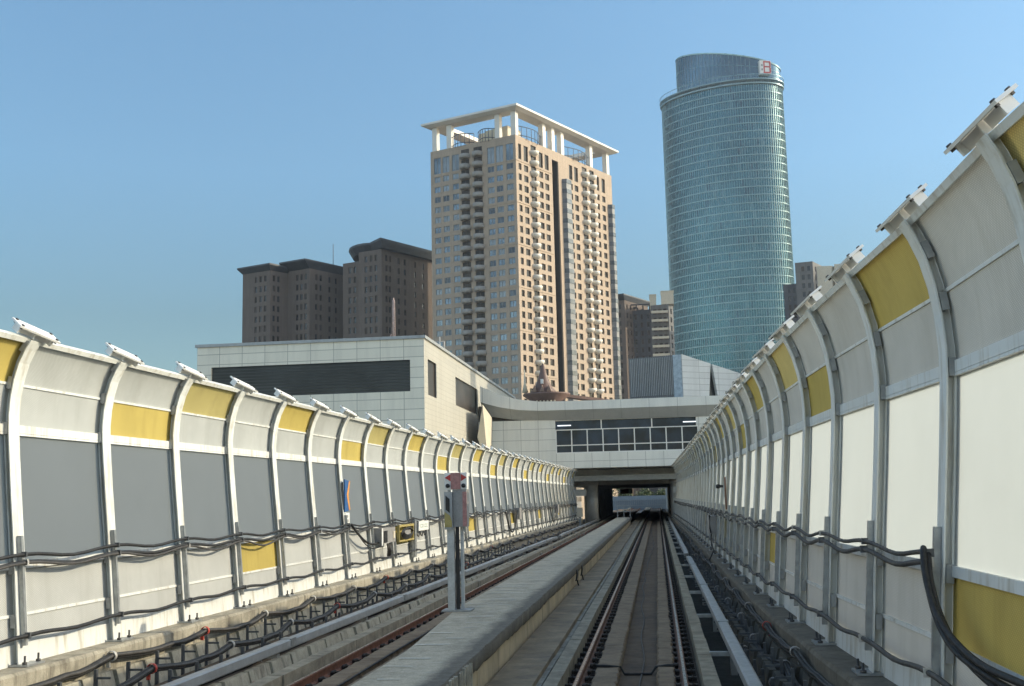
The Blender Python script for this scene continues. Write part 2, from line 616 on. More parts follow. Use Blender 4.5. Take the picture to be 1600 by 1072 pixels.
# raised walkway: beige wall, rough overhanging lip, jointed top
mb = MB()
y = YA
while y < 97:
    e = min(y + 4.1, 97)
    mb.mi = 0
    mb.box(max(wl(y), wl(e)) - .0 + .04, -2.40 + rnd.uniform(-.006, .006), y, e - .012, -.42, .36)
    y = e
n = 420
secs = []
for i in range(n + 1):
    yy = YA + (97 - YA) * i / n
    j = .006 * sin(yy * .7) + (rnd.uniform(-.035, .0) if rnd.random() < .12 else rnd.uniform(-.009, .009))
    k = rnd.uniform(-.008, .008)
    secs.append([(-2.34 + j, yy, .365 + rnd.uniform(-.02, .015)), (-2.29 + j, yy, .42), (-2.283 + j * .8, yy, .57 + k), (-2.292 + j * .7, yy, .597), (-2.45, yy, .600),
                 (-2.75, yy, .603 + k * .4), (-3.1, yy, .60), (wl(yy) + .05, yy, .595), (wl(yy), yy, .55), (wl(yy), yy, .365)])
mb.mi = 1
mb.sweep(secs)
nq = len(secs[0])
for q in range(len(mb.f) - (len(secs) - 1) * nq - 2, len(mb.f) - 2):
    if (q - (len(mb.f) - (len(secs) - 1) * nq - 2)) % nq in (0, 1, 9):
        mb.m[q], mb.s[q] = 3, True
mb.mi = 2
y = 9.
while y < 95:                              # pale worn joints across the top
    wd = rnd.uniform(.02, .05)
    x1 = rnd.uniform(-3.0, -2.5)
    x0 = max(x1 - rnd.choice((.25, .4, .7, .9)), wl(y) + .08)
    mb.obox(((x0 + x1) / 2, y, .6075), ((x1 - x0) / 2, rnd.uniform(-.03, .03), 0), (0, wd * .8, 0), (0, 0, .001))
    y += rnd.choice((.3, .62, .62, .9, 1.24))
o = mb.build('walkway', ['walk_wall', 'walk_top', 'walk_joint', 'walk_lip'])
struct(o)

# pale drips of cement where the lip has broken near the train
mb = MB()
yq = 10.4
while yq < 13.1:
    w_ = rnd.uniform(.035, .075)
    h0 = rnd.uniform(.24, .36)
    z1 = .585 - rnd.uniform(0, .02)
    mb.obox((-2.272 + rnd.uniform(-.004, .006), yq, z1 - h0 / 2), (.016, 0, 0), (0, w_ * .4, rnd.uniform(-.004, .004)), (0, 0, h0 / 2))
    yq += w_ * 1.9 + (rnd.uniform(0, .12) if rnd.random() < .3 else 0)
tag(mb.build('cement_drips', 'drip'), 'pale cement drips on the broken edge of the grey walkway', 'cement drips', kind='stuff')


# rails ----------------------------------------------------------------------
def rail(x0, x1, label, side_mat, fast):
    """x0 at Y=YA .. x1 at Y=YB; rail profile swept along"""
    t = thing('rail', ((x0 + x1) / 2, YA, -.16), label, 'rail', 'running rails of the two tracks')
    prof = [(-.065, -.155), (.065, -.155), (.065, -.143), (.012, -.120), (.012, -.04), (.034, -.03), (.034, -.006), (.026, 0), (-.026, 0), (-.034, -.006), (-.034, -.03), (-.012, -.04), (-.012, -.12), (-.065, -.143)]
    xat = lambda y: x0 + (x1 - x0) * (y - YA) / (YB - YA)
    mb = MB()
    mb.sweep([[(xat(y) + a, y, b) for a, b in prof] for y in (YA, 40, 100, YB)])
    b = mb.build('rail_bar', side_mat, t)
    hd = MB()
    hd.sweep([[(xat(y) + a, y, b) for a, b in [(-.020, .0015), (.020, .0015), (.020, .003), (-.020, .003)]] for y in (YA, 40, 100, YB)])
    hd.build('rail_head', 'rail_head', t)
    # one fastener, then copies; past a hundred they go into one mesh
    f = MB()

    def fst(f, x, y):
        f.box(x - .19, x + .19, y - .085, y + .085, -.158, -.142)
        for s in (-1, 1):
            f.box(x + s * .085 - .025, x + s * .085 + .025, y - .06, y + .06, -.141, -.085)
            f.tube([(x + s * .06, y - .07, -.115), (x + s * .11, y - .05, -.10), (x + s * .12, y, -.085), (x + s * .11, y + .05, -.10), (x + s * .06, y + .07, -.115)], .02, 5)
            f.box(x + s * .15 - .03, x + s * .15 + .03, y - .035, y + .035, -.141, -.09)
    ys = [9.5 + .61 * k for k in range(150)]
    fst(f, xat(ys[0]), ys[0])
    p = f.build('rail_fastener', 'fastener', t)
    for y in ys[1:100]:
        part_copy(p, t, (xat(y) - xat(ys[0]), y - ys[0], 0))
    f = MB()
    for y in ys[100:]:
        fst(f, xat(y), y)
    tag(f.build('rail_fasteners', 'fastener', t), kind='stuff')
    return t


rail(-1.20, -1.20, 'brown steel rail on the side nearest the beige walkway wall, in the right-hand track', 'dull_rail', 1)
rail(.27, .27, 'brown steel rail nearest the dark ladder-like trough, in the right-hand track', 'dull_rail', 1)
rail(-5.17, -4.95, 'rust red rail running between the long kerb and the raised walkway', 'rust', 1)
rail(-3.70, -3.50, 'rail half hidden behind the raised walkway edge', 'rust', 1)

# thin cables lying in the track
mb = MB()
mb.tube([(-.42 + .10 * sin(y * .13) + .03 * sin(y * 1.1), y, -.188) for y in [9 + .5 * k for k in range(180)]], .014, 5)
tag(mb.build('cable', 'cable_dust'), 'thin dusty cable lying along the middle of the right-hand track bed', 'cable')
mb = MB()
mb.tube([(-1.02, 17.0, -.05), (-.85, 17.0, -.055), (-.66, 17.05, -.08), (-.6, 17.05, -.18), (-.2, 17.05, -.18), (-.13, 17.05, -.08), (.05, 17.05, -.055), (.20, 17.02, -.05)], .022, 6)
tag(mb.build('cable', 'cable'), 'short black cable crossing the right-hand track from rail to rail', 'cable')
mb = MB()
mb.tube([(-4.58 + .012 * sin(y * .9), y, -.075) for y in [9 + .6 * k for k in range(60)]], .016, 5)
tag(mb.build('cable', 'cable'), 'thin black cable lying along the rust red rail beside the walkway', 'cable')


# conductor rails --------------------------------------------------------------
def conductor(x, y0, y1, label, side, armx, step=5.32, first=17.4, xe=None):
    xe = x if xe is None else xe
    xat = lambda y: x + (xe - x) * (y - y0) / (y1 - y0)
    t = thing('conductor_rail', (x, y0, -.2), label, 'conductor rail', 'conductor rails beside the tracks')
    mb = MB()
    ramp_ = min(2.0, (y1 - y0) * .1)
    ys = [y0, y0 + ramp_, y1 - ramp_, y1]
    dz = [-.05, 0, 0, -.05]
    prof = [(-.085, .13), (-.075, .125), (-.075, .225), (.075, .225), (.075, .125), (.085, .13), (.085, .245), (.06, .262), (-.06, .262), (-.085, .245)]
    mb.sweep([[(xat(y) + a, y, b + d) for a, b in prof] for y, d in zip(ys, dz)])
    mb.build('cover', 'beam', t)
    mb = MB()
    mb.sweep([[(xat(y) + a, y, b + d) for a, b in [(-.035, .10), (.035, .10), (.035, .21), (-.035, .21)]] for y, d in zip(ys, dz)])
    mb.build('contact_bar', 'galv', t)
    sp = MB()
    k = y0 + 4.
    while k < min(y1, 90):                    # cover joints
        sp.box(xat(k) - .094, xat(k) + .094, k - .12, k + .12, .15, .271)
        k += 8.
    if sp.v:
        sp.build('cover_joint', 'galv', t)
    y = first
    while y < min(y1, 100):
        if y > y0 + .3:
            a = MB()
            lo, hi = sorted((xat(y), armx))
            a.box(lo, hi, y - .045, y + .045, .03, .095)
            a.box(xat(y) - .05, xat(y) + .05, y - .06, y + .06, -.25, .10)
            a.build('support_arm', 'galv', t)
        y += step
    return t


conductor(1.05, 8, 41.5, 'long grey conductor rail over the dark trough on the near right', 1, .69)
conductor(1.03, 43.5, 118, 'far grey conductor rail past the gap in the right-hand one', 1, .69, first=46)
conductor(-6.27, 6, 64, 'long grey conductor rail in front of the cable brackets on the left', -1, -6.6, xe=-5.92)
conductor(-5.90, 66, 112, 'far grey conductor rail past the left one, towards the station column', -1, -6.4, first=68)

# dark trough on the right, its floor and dark sleepers
mb = MB()
mb.box(.70, 1.42, YA, YB, -.42, -.36)
struct(mb.build('trough_floor', 'trough'))
mb = MB()
mb.box(-8.1, -5.56, YA, YB, -.42, -.34)
struct(mb.build('trough_floor', 'trough'))


# cable troughs: stained kerb wall under the barrier, beige blocks and dark brackets ---------
def trough(side, xf, label, y0, blocks):
    t = thing('cable_trough', (xf(40), 40, -.4), label, 'cable trough', 'concrete cable troughs under the noise barriers')
    s = side
    n = 80
    ys = [YA + (104 - YA) * i / n for i in range(n + 1)]
    mb = MB()
    secs = []
    for y in ys:
        j = rnd.uniform(-.012, .012)
        x = xf(y) - s * (.30 + j)
        secs.append([(x, y, -.42), (x, y, .40 + rnd.uniform(-.01, .01)), (x + s * .03, y, .44), (x + s * .75, y, .44), (x + s * .75, y, -.42)])
    mb.sweep(secs)
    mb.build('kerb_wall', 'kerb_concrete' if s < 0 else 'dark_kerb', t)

    # sloping row of beige blocks under the conductor rail and beside the kerb wall
    def row(xb, lean, z0, z1, cnt, pitch, start, th=.10):
        p = None
        for k in range(cnt):
            y = start + pitch * k
            bl = MB()
            g = rnd.uniform(.03, .05)
            bx = xb(y) + rnd.uniform(-.012, .012)
            a = rnd.uniform(-.015, .015)
            pts = [(bx, y + g, z0), (bx + a, y + pitch - g, z0), (bx + a + s * lean, y + pitch - g, z1), (bx + s * lean, y + g, z1)]
            bl.prism(pts, (s * th, 0, 0))
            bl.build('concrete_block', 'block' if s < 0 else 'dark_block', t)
    row(lambda y: xf(y) - s * .52, .13, -.34, .12, 50, .92, y0)
    row(lambda y: xf(y) - s * (2.42 if s < 0 else 1.12) + (0 if s < 0 else .3), .10, -.34, .04, 50, .92, y0 + .3)

    # dark upright brackets between the blocks, one mesh, copied
    def br(y, xo, ht, arm):
        b = MB()
        x = xf(y) - s * xo
        b.box(x - .022, x + .022, y - .025, y + .025, -.34, ht)
        lo, hi = sorted((x, x - s * arm))
        b.box(lo, hi, y - .012, y + .012, ht - .13, ht - .10)
        return b
    for xo, ht, arm, cnt in ((.60, .24, .22, 50), (1.25 if s < 0 else .86, .10, .20, 50)):
        b0 = br(y0, xo, ht, arm).build('cable_bracket', 'dark_steel', t)
        for k in range(1, cnt):
            y = y0 + .92 * k
            part_copy(b0, t, (xf(y) - xf(y0), y - y0, rnd.uniform(-.03, .03)))
    return t


trough(-1, xl, 'stained concrete cable trough below the sunlit left barrier', 9.2, 1)
trough(1, xr, 'stained concrete cable trough below the shaded right barrier', 9.2, 1)


# cable bundles in the troughs
def bundle(side, xf, off, zb, label, seed, y0=8.2, y1=98, strands=3, r=.026, step=3.1, amp=.065, red=()):
    rn = random.Random(seed)
    t = thing('cable_bundle', (xf(y0) - side * off, y0, zb), label, 'cables', 'cable bundles slung along the troughs')
    knots = []
    y = y0
    k = 0
    while y < y1:
        knots.append((y, zb + (amp if k % 2 else -amp * .55) + rn.uniform(-.03, .03), rn.uniform(-.05, .05)))
        y += (step * .62 if k % 2 else step * .38) + rn.uniform(-.12, .12)
        k += 1
    for s in range(strands):
        ang = 2 * pi * s / strands + .4
        dx, dz = r * 1.15 * cos(ang), r * 1.15 * sin(ang)
        path = []
        for a, b in zip(knots, knots[1:]):
            for q in range(4):
                u = q / 4
                e = u * u * (3 - 2 * u)
                yy = a[0] + (b[0] - a[0]) * u
                path.append((xf(yy) - side * (off + a[2] + (b[2] - a[2]) * e) + dx, yy, a[1] + (b[1] - a[1]) * e - .04 * sin(pi * u) + dz))
        mb = MB()
        mb.tube(path, r, 6)
        mb.build('cable', 'cable' if s else 'cable_dust', t)
    for i, (yy, z, dx) in enumerate(knots):
        if i % 2 == 0 or yy > 75:
            continue
        c = MB()
        x = xf(yy) - side * (off + dx)
        c.sm = False
        c.lathe([(r * 2.5, -.03), (r * 2.9, -.03), (r * 2.9, .03), (r * 2.5, .03)], (0, 0, 0), 10, 0, 2 * pi)
        c.v = [(x + a, yy + cc, z + b) for a, b, cc in c.v]
        c.box(x + side * r * 2 - .025, x + side * r * 2 + .025, yy - .02, yy + .02, z - .16, z - .02)
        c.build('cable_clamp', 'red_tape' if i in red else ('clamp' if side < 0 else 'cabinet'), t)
    return t


for sd, xf, nm in ((-1, xl, 'left'), (1, xr, 'right')):
    if sd < 0:
        bundle(sd, xf, .44, .26, 'black cable bundle slung highest below the sunlit left barrier', 1, red=(7, 15, 27))
        bundle(sd, xf, .98, .06, 'black cable bundle with red tape in the middle of the left trough', 2, red=(5, 11, 21), strands=4)
        bundle(sd, xf, 2.62, -.13, 'black cable bundle lying beside the kerb under the left conductor rail', 3, strands=4, red=(5, 13))
        bundle(sd, xf, 1.5, -.12, 'black cable bundle lying lowest behind the left conductor rail', 7, strands=3)
    else:
        bundle(sd, xf, .40, .26, 'dusty cable bundle slung highest under the shaded right barrier', 4, strands=3, red=(7,))
        bundle(sd, xf, .58, .06, 'dusty cable bundle with a red tape in the middle of the right trough', 5, strands=4)
        bundle(sd, xf, .74, -.16, 'dusty cable bundle lying lowest beside the right conductor rail', 6, strands=4)


# ------------------------------------------------------------------ noise barriers
PROF = [(0, .44), (.045, .95), (.10, 1.6), (.155, 2.2), (.205, 2.7), (.25, 3.2), (.278, 3.55), (.285, 3.78), (.268, 4.05), (.23, 4.30), (.165, 4.54), (.08, 4.73), (0, 4.86)]


def prof_x(z):
    for (a, b), (c, d) in zip(PROF, PROF[1:]):
        if z <= d:
            return a + (c - a) * (z - b) / (d - b)
    return PROF[-1][0]


def prof_at(z0, z1):
    """profile points between two heights, ends included"""
    out = [(prof_x(z0), z0)]
    out += [(a, b) for a, b in PROF if z0 + .01 < b < z1 - .01]
    out.append((prof_x(z1), z1))
    return out


def nrm(i, pts):
    a, b = pts[max(i - 1, 0)], pts[min(i + 1, len(pts) - 1)]
    dx, dz = b[0] - a[0], b[1] - a[1]
    l = hypot(dx, dz)
    return dz / l, -dx / l                   # points outward (away from the track)


PW = .115                                    # panel plane behind the post flange


PROF0 = list(PROF)


def barrier(side, xf, y_first, n0, n1, label, yellows, pales, lift=0.):
    global PROF
    s = side
    PROF = [(a, b + lift * max(0, (b - 3.7) / 1.16)) for a, b in PROF0]
    ZP = PROF[-1][1]
    t = thing('noise_barrier', (xf(40), 40, .44), label, 'noise barrier', 'noise barriers either side of the tracks')
    PY = [y_first + STEP * k for k in range(n0, n1 + 1)]
    pts = prof_at(.46, ZP)
    nn = [nrm(i, pts) for i in range(len(pts))]

    def P(i, depth, dy, y, x):
        return (x + s * (pts[i][0] + nn[i][0] * depth), y + dy, pts[i][1] + nn[i][1] * depth)

    y, x = PY[0], xf(PY[0])
    mb = MB()
    R_ = range(len(pts))
    for a, b, w0 in ((0, .016, .125), (.20, .216, .125)):       # two flanges
        mb.sweep([[P(i, a, -w0, y, x), P(i, a, w0, y, x), P(i, b, w0, y, x), P(i, b, -w0, y, x)] for i in R_])
    mb.sweep([[P(i, .016, -.008, y, x), P(i, .016, .008, y, x), P(i, .20, .008, y, x), P(i, .20, -.008, y, x)] for i in R_])
    post = mb.build('post', 'white_paint', t)
    # cap plate on its stub
    e = len(pts) - 1
    ax = Vector((s * (pts[e][0] - pts[e - 1][0]), 0, pts[e][1] - pts[e - 1][1])).normalized()
    lv = Vector((s * .25, -.94, .20)).normalized()            # the plate's long axis, towards the train
    ax = Vector((-s * .62, 0, .78))
    ax = (ax - lv * ax.dot(lv)).normalized()
    wv = lv.cross(ax)
    c0 = Vector(P(e, .10, 0, y, x))
    cp = MB()
    cp.obox(c0 + ax * .125, wv * .12, lv * .365, ax * .014)
    cp.mi = 1
    for dy in (-.31, .31):
        for q in (-.085, .085):
            cp.obox(c0 + ax * .145 + wv * q + lv * dy, wv * .016, lv * .016, ax * .012)
            cp.obox(c0 + ax * .103 + wv * q + lv * dy, wv * .014, lv * .014, ax * .014)
    cp.build('cap_plate', ['cap_paint', 'bolt'], post)
    mb = MB()
    for dy in (-.29, .02, .30):
        mb.obox(c0 + ax * .06 + lv * dy, wv * .07, lv * .010, ax * .05)
    mb.obox(c0 + ax * .06 + lv * .17, wv * .010, lv * .13, ax * .048)
    mb.obox(c0 + ax * .06 + lv * -.14, wv * .010, lv * .14, ax * .048)
    mb.build('cap_bracket', 'cap_paint', post)
    # base plate with anchor bolts, cable rail on the front flange
    mb = MB()
    mb.box(min(x - s * .17, x + s * .35), max(x - s * .17, x + s * .35), y - .20, y + .22, .445, .47)
    mb.build('base_plate', 'galv', post)
    for dy in (-.15, .17):
        mb = MB()
        xx = x - s * .10
        mb.lathe([(.0, .0), (.035, 0), (.035, .03), (.016, .03), (.016, .11), (0, .11)], (xx, y + dy, .47), 6)
        mb.build('anchor_bolt', 'bolt', post)
    mb = MB()
    ra = prof_at(.70, 2.14)
    mb.sweep([[(x + s * (q[0] - .004), y - .055, q[1]), (x + s * (q[0] - .004), y + .0, q[1]), (x + s * (q[0] - .07), y + .0, q[1]), (x + s * (q[0] - .07), y - .055, q[1])] for q in ra])
    mb.build('cable_rail', 'galv', post)
    for zc in (1.02, 1.72, 3.60, 4.22, 4.72):
        mb = MB()
        i = min(R_, key=lambda k: abs(pts[k][1] - zc))
        a = Vector((s * prof_x(zc), 0, zc)) + Vector((x, y - .07, 0)) + Vector((s * .06, 0, 0))
        tn = Vector((s * (prof_x(zc + .05) - prof_x(zc - .05)), 0, .1)).normalized()
        on = Vector((0, 1, 0)).cross(tn)
        mb.obox(a, tn * .085, (0, .055, 0), on * .008)
        mb.obox(a + Vector((0, -.05, 0)), tn * .085, (0, .007, 0), on * .035)
        mb.build('panel_clip', 'grey_steel', post)
    for yy in PY[1:]:
        part_copy(post, t, (xf(yy) - x, yy - y, 0))

    # bays
    def surf(name, m, ya, xa, yb, xb, z0, z1, dep=PW):
        q = prof_at(z0, z1)
        mb = MB()
        mb.sm = True
        vs = []
        for i, (a, z) in enumerate(q):
            nx, nz = nrm(i, q)
            vs.append((xa + s * (a + nx * dep), ya, z + nz * dep))
            vs.append((xb + s * (a + nx * dep), yb, z + nz * dep))
        mb.add(vs, [(2 * i, 2 * i + 1, 2 * i + 3, 2 * i + 2) for i in range(len(q) - 1)])
        return mb.build(name, m, t)

    def bar(mb, ya, xa, yb, xb, z0, z1, d0, d1):
        """solid rail along a bay following the profile"""
        q = prof_at(z0, z1)
        for (a, za), (b, zb) in zip(q, q[1:]):
            l = hypot(b - a, zb - za)
            nx, nz = (zb - za) / l, -(b - a) / l
            sec = []
            for yy, xx in ((ya, xa), (yb, xb)):
                sec.append([(xx + s * (a + nx * d0), yy, za + nz * d0), (xx + s * (b + nx * d0), yy, zb + nz * d0),
                            (xx + s * (b + nx * d1), yy, zb + nz * d1), (xx + s * (a + nx * d1), yy, za + nz * d1)])
            mb.sweep(sec)

    for k, (ya, yb) in enumerate(zip(PY, PY[1:])):
        b = k + n0
        xa, xb = xf(ya), xf(yb)
        g = .016
        ya, yb = ya + g, yb - g
        surf('kick_plate', 'white_paint', ya, xa, yb, xb, .425, .72, PW - .02)
        for nm, z0, z1, slot in (('base_panel', .72, 1.075, 0), ('base_panel', 1.115, 1.70, 1), ('curved_panel', 3.66, 4.215 + lift * .5, 2), ('curved_panel', 4.25 + lift * .5, ZP - .06, 3)):
            m = 'mesh' if slot < 2 else 'mesh_top'
            o_lab = None
            if (b % 5, slot) in yellows:
                m, o_lab = 'yellow', 'yellow perforated panel'
            elif (b % 5, slot) in pales:
                m, o_lab = 'pale_yellow', 'pale yellow perforated panel'
            o = surf(nm, m, ya, xa, yb, xb, z0, z1)
            if o_lab:
                o['label'] = o_lab
        surf('translucent_panel', 'translucent', ya + .06, xa, yb - .06, xb, 1.80, 3.52)
        mb = MB()
        for z0, z1, d0, d1 in ((1.70, 1.80, .075, .15), (3.52, 3.66, .075, .15), (1.075, 1.115, .095, .13), (4.215 + lift * .5, 4.25 + lift * .5, .095, .13), (ZP - .06, ZP, .06, .16)):
            bar(mb, ya, xa, yb, xb, z0, z1, d0, d1)
        for dy0, dy1 in ((0, .06), (yb - ya - .06, yb - ya)):
            f0, f1 = dy0 / (yb - ya), dy1 / (yb - ya)
            bar(mb, ya + dy0, xa + (xb - xa) * f0, ya + dy1, xa + (xb - xa) * f1, 1.80, 3.52, .085, .14)
        mb.mi = 1
        if ya < 34:
            for f_ in (.027, .973):                # rubber gasket beside the sheet
                px_, py_ = xa + (xb - xa) * f_, ya + (yb - ya) * f_
                q_ = prof_at(1.80, 3.52)
                for (a0, z0), (a1, z1) in zip(q_, q_[1:]):
                    mb.obox((px_ + s * ((a0 + a1) / 2 + .108), py_, (z0 + z1) / 2), (.004, 0, 0), (0, .007, 0), (s * (a1 - a0) / 2, 0, (z1 - z0) / 2))
        mb.build('bay_frame', ['white_paint', 'galv'], t)
    return t, PY


# bays counted from the first post whose foot shows: yellow pattern repeats every five bays
tl, PYL = barrier(-1, xl, LY0, -4, 35, 'long curved white noise barrier with grey panels, lit by the sun', {(1, 2), (4, 3), (3, 1)}, {(2, 3)}, -.07)
tr, PYR = barrier(1, xr, RY0 - STEP, -2, 36, 'long curved noise barrier in shade with glowing white panels', {(2, 2), (0, 3), (4, 1)}, {(3, 3)}, .15)


# cables clipped along the barriers -------------------------------------------------------------
def wall_cable(side, xf, ys, z, sag, r, label, seed, out=.10, grp='cables clipped along the noise barriers', clamp=True, m='cable', zend=None):
    rn = random.Random(seed)
    s = side
    t = thing('wall_cable', (xf(ys[0]), ys[0], z), label, 'cable', grp)
    path = []
    zk = [z + rn.uniform(-.012, .012) for _ in ys]
    if zend:
        for i, dz in zend.items():
            zk[i] += dz
    for i in range(len(ys) - 1):
        sg = sag * rn.uniform(.55, 1.3)
        n = 8 if ys[i] < 45 else 5
        for q in range(n):
            u = q / n
            yy = ys[i] + (ys[i + 1] - ys[i]) * u
            zz = zk[i] + (zk[i + 1] - zk[i]) * u - sg * sin(pi * u) ** 1.2 + .012 * sin(3 * pi * u)
            path.append((xf(yy) + s * (prof_x(zz) - out + .03 * sin(pi * u)), yy, zz))
    path.append((xf(ys[-1]) + s * (prof_x(zk[-1]) - out), ys[-1], zk[-1]))
    mb = MB()
    mb.tube(path, r, 8)
    mb.build('cable_run', m, t)
    if clamp:
        for i, yy in enumerate(ys):
            if 8 < yy < 60:
                c = MB()
                xx = xf(yy) + s * (prof_x(zk[i]) - out)
                c.box(min(xx - s * (r + .012), xx + s * (out - .07)), max(xx - s * (r + .012), xx + s * (out - .07)), yy - .045, yy - .01, zk[i] - r - .012, zk[i] + r + .012)
                c.build('cable_clamp', 'clamp' if rn.random() < .25 else 'dark_steel', t)
    return t


PROF = PROF0
LYc = [y - .027 for y in PYL]
RYc = [y - .027 for y in PYR]
wall_cable(-1, xl, LYc, 1.90, .055, .025, 'topmost black cable along the sunlit left barrier', 21, .105)
wall_cable(-1, xl, LYc, 1.80, .065, .027, 'middle black cable along the sunlit left barrier, below the topmost one', 22, .110)
wall_cable(-1, xl, LYc, 1.78, .12, .02, 'thin grey cable sagging under the thick ones along the left barrier', 23, .125, m='cable_dust')
wall_cable(-1, xl, LYc, .84, .05, .028, 'lone low black cable near the foot of the sunlit left barrier', 24, .105)
near = [y for y in RYc if y > 10]
wall_cable(1, xr, near, 1.92, .06, .024, 'topmost dusty cable along the shaded right barrier', 31, .105, m='cable_dust')
wall_cable(1, xr, near, 1.83, .08, .028, 'second dusty cable along the shaded right barrier, just under the topmost', 32, .110, m='cable_dust')
wall_cable(1, xr, RYc, .84, .06, .028, 'lone low dusty cable near the foot of the shaded right barrier', 33, .105, m='cable_dust')

# three fat cables that dive from the wall clamp to the lower right
y0 = near[0]
for k, (dz, lab, r) in enumerate(((.0, 'fat black cable dropping off the right barrier, foremost of three', .031),
                                  (-.09, 'fat black cable dropping off the right barrier, hidden middle of three', .028),
                                  (.05, 'fat black cable dropping off the right barrier, spreading widest of three', .029))):
    x0 = xr(y0) + prof_x(1.9) - .11 - .02 * k
    pts_ = [(x0, y0 + .0, 1.90 + dz), (x0 - .03, y0 - .10, 1.86 + dz), (x0 - .07, y0 - .28, 1.68 + dz), (x0 - .08, y0 - .55, 1.42 + dz * .8), (x0 - .06, y0 - .95, 1.18 + dz * .6 + .03 * k),
            (x0 + .02, y0 - 1.5, 1.00 + .06 * k), (x0 + .12, y0 - 2.2, .90 + .10 * k), (x0 + .25, y0 - 3.2, .85 + .10 * k), (x0 + .4, y0 - 4.5, .82 + .08 * k)]
    # round the path
    P_ = [Vector(p) for p in pts_]
    for _ in range(2):
        Q = [P_[0]]
        for a, b in zip(P_, P_[1:]):
            Q += [a * .75 + b * .25, a * .25 + b * .75]
        Q.append(P_[-1])
        P_ = Q
    mb = MB()
    mb.tube(P_, r, 10)
    tag(mb.build('drop_cable', 'cable'), lab, 'cable', 'fat cables dropping off the right barrier')


# ------------------------------------------------------------------ equipment along the line


# signal post on the walkway
SX, SY = -3.46, 18.75
t = thing('signal_post', (SX, SY, .60), 'grey twin-legged signal post with red arrow head standing on the walkway', 'signal post')
for dx, nm, wd in ((-.09, 'leg', .075), (.075, 'leg', .03)):
    mb = MB()
    x0, x1, yq = SX + dx - wd, SX + dx + wd * .6, SY + (0 if dx < 0 else .12)
    mb.box(x0, x1, yq - .006, yq + .006, .60, 2.10)              # channel: web and two flanges
    mb.box(x0, x0 + .008, yq + .0065, yq + .10, .60, 2.10)
    mb.box(x1 - .008, x1, yq + .0065, yq + .10, .60, 2.10)
    mb.build(nm, 'post_grey', t)
mb = MB()
mb.box(SX - .26, SX + .24, SY - .12, SY + .30, .602, .625)
mb.build('base_plate', 'galv', t)
mb = MB()
mb.box(SX - .03, SX + .03, SY + .05, SY + .11, .63, 2.05)
mb.build('cable_duct', 'black', t)
mb = MB()
mb.box(SX - .19, SX - .055, SY - .09, SY + .10, 1.98, 2.62)
mb.build('post_head', 'beam', t)
mb = MB()
mb.box(SX - .05, SX + .185, SY - .02, SY + .24, 2.02, 2.66)
c = mb.build('signal_box', 'cabinet', t)
mb = MB()
mb.box(SX + .12, SX + .19, SY - .028, SY - .0205, 2.03, 2.62)
mb.build('faded_strip', 'faded_red', c)
mb = MB()
mb.prism([(SX - .165, SY - .0935, 2.56), (SX - .095, SY - .0935, 2.50), (SX - .095, SY - .0935, 2.26), (SX - .165, SY - .0935, 2.32)], (0, -.006, 0))
mb.build('dark_marker', 'black', t)
mb = MB()
mb.prism([(SX - .185, SY - .0935, 2.28), (SX - .095, SY - .0935, 2.22), (SX - .06, SY - .0935, 2.12), (SX - .06, SY - .0935, 2.02), (SX - .185, SY - .0935, 2.02)], (0, -.006, 0))
mb.build('yellow_marker', 'yellow_paint', t)
mb = MB()
mb.box(SX - .19, SX + .20, SY - .03, SY + .14, 2.66, 2.95)
hd = mb.build('signal_head', 'white', t)
f = SY - .03
mb = MB()
mb.box(SX - .08, SX + .09, f - .012, f - .0005, 2.665, 2.945)
mb.build('centre_panel', 'faded_red', hd)
for s, xc in ((-1, SX - .13), (1, SX + .145)):
    mb = MB()
    mb.prism([(xc - s * .045, f - .001, 2.925), (xc + s * .055, f - .001, 2.865), (xc - s * .045, f - .001, 2.805)], (0, -.012, 0))
    mb.build('red_arrow', 'red', hd)
    mb = MB()
    mb.lathe([(0, -.03), (.038, -.03), (.034, 0), (0, 0)], (0, 0, 0), 16)
    mb.v = [(xc + a, f - .002 + c_, 2.725 + b) for a, b, c_ in mb.v]
    mb.build('black_lens', 'black', hd)

# black rubber flaps on the walkway wall
for yy, lab in ((30.6, 'black rubber flap hanging on the beige walkway wall, nearer one of two'), (32.6, 'black rubber flap hanging on the beige walkway wall, farther one of two')):
    t = thing('rubber_flap', (-2.28, yy, .2), lab, 'rubber flap', 'black rubber flaps on the walkway wall')
    mb = MB()
    secs = [[(-2.275 + dx, yy - .22, z), (-2.275 + dx, yy + .22, z), (-2.305 + dx, yy + .22, z), (-2.305 + dx, yy - .22, z)] for dx, z in ((0, .50), (.015, .40), (.0, .28), (-.02, .20))]
    mb.sweep(secs)
    mb.build('flap', 'black', t)
    mb = MB()
    mb.tube([(-2.29, yy + .02, .21), (-2.28, yy + .08, .14), (-2.26, yy + .10, .06)], .02, 6)
    mb.build('cord', 'black', t)

# blue marker board with an orange chevron, number plate below
BY = PYL[4 + 6] - .02                       # post number six
bx = xl(BY)
t = thing('direction_board', (bx + .06, BY, 1.95), 'blue marker board with orange chevron and white plate below, on left barrier post', 'marker board')
zc = 2.62
px = bx - prof_x(2.5) + .03


def yz(mb, m0, poly, x0, th):
    mb.prism([(x0, a, b) for a, b in poly], (th, 0, 0))


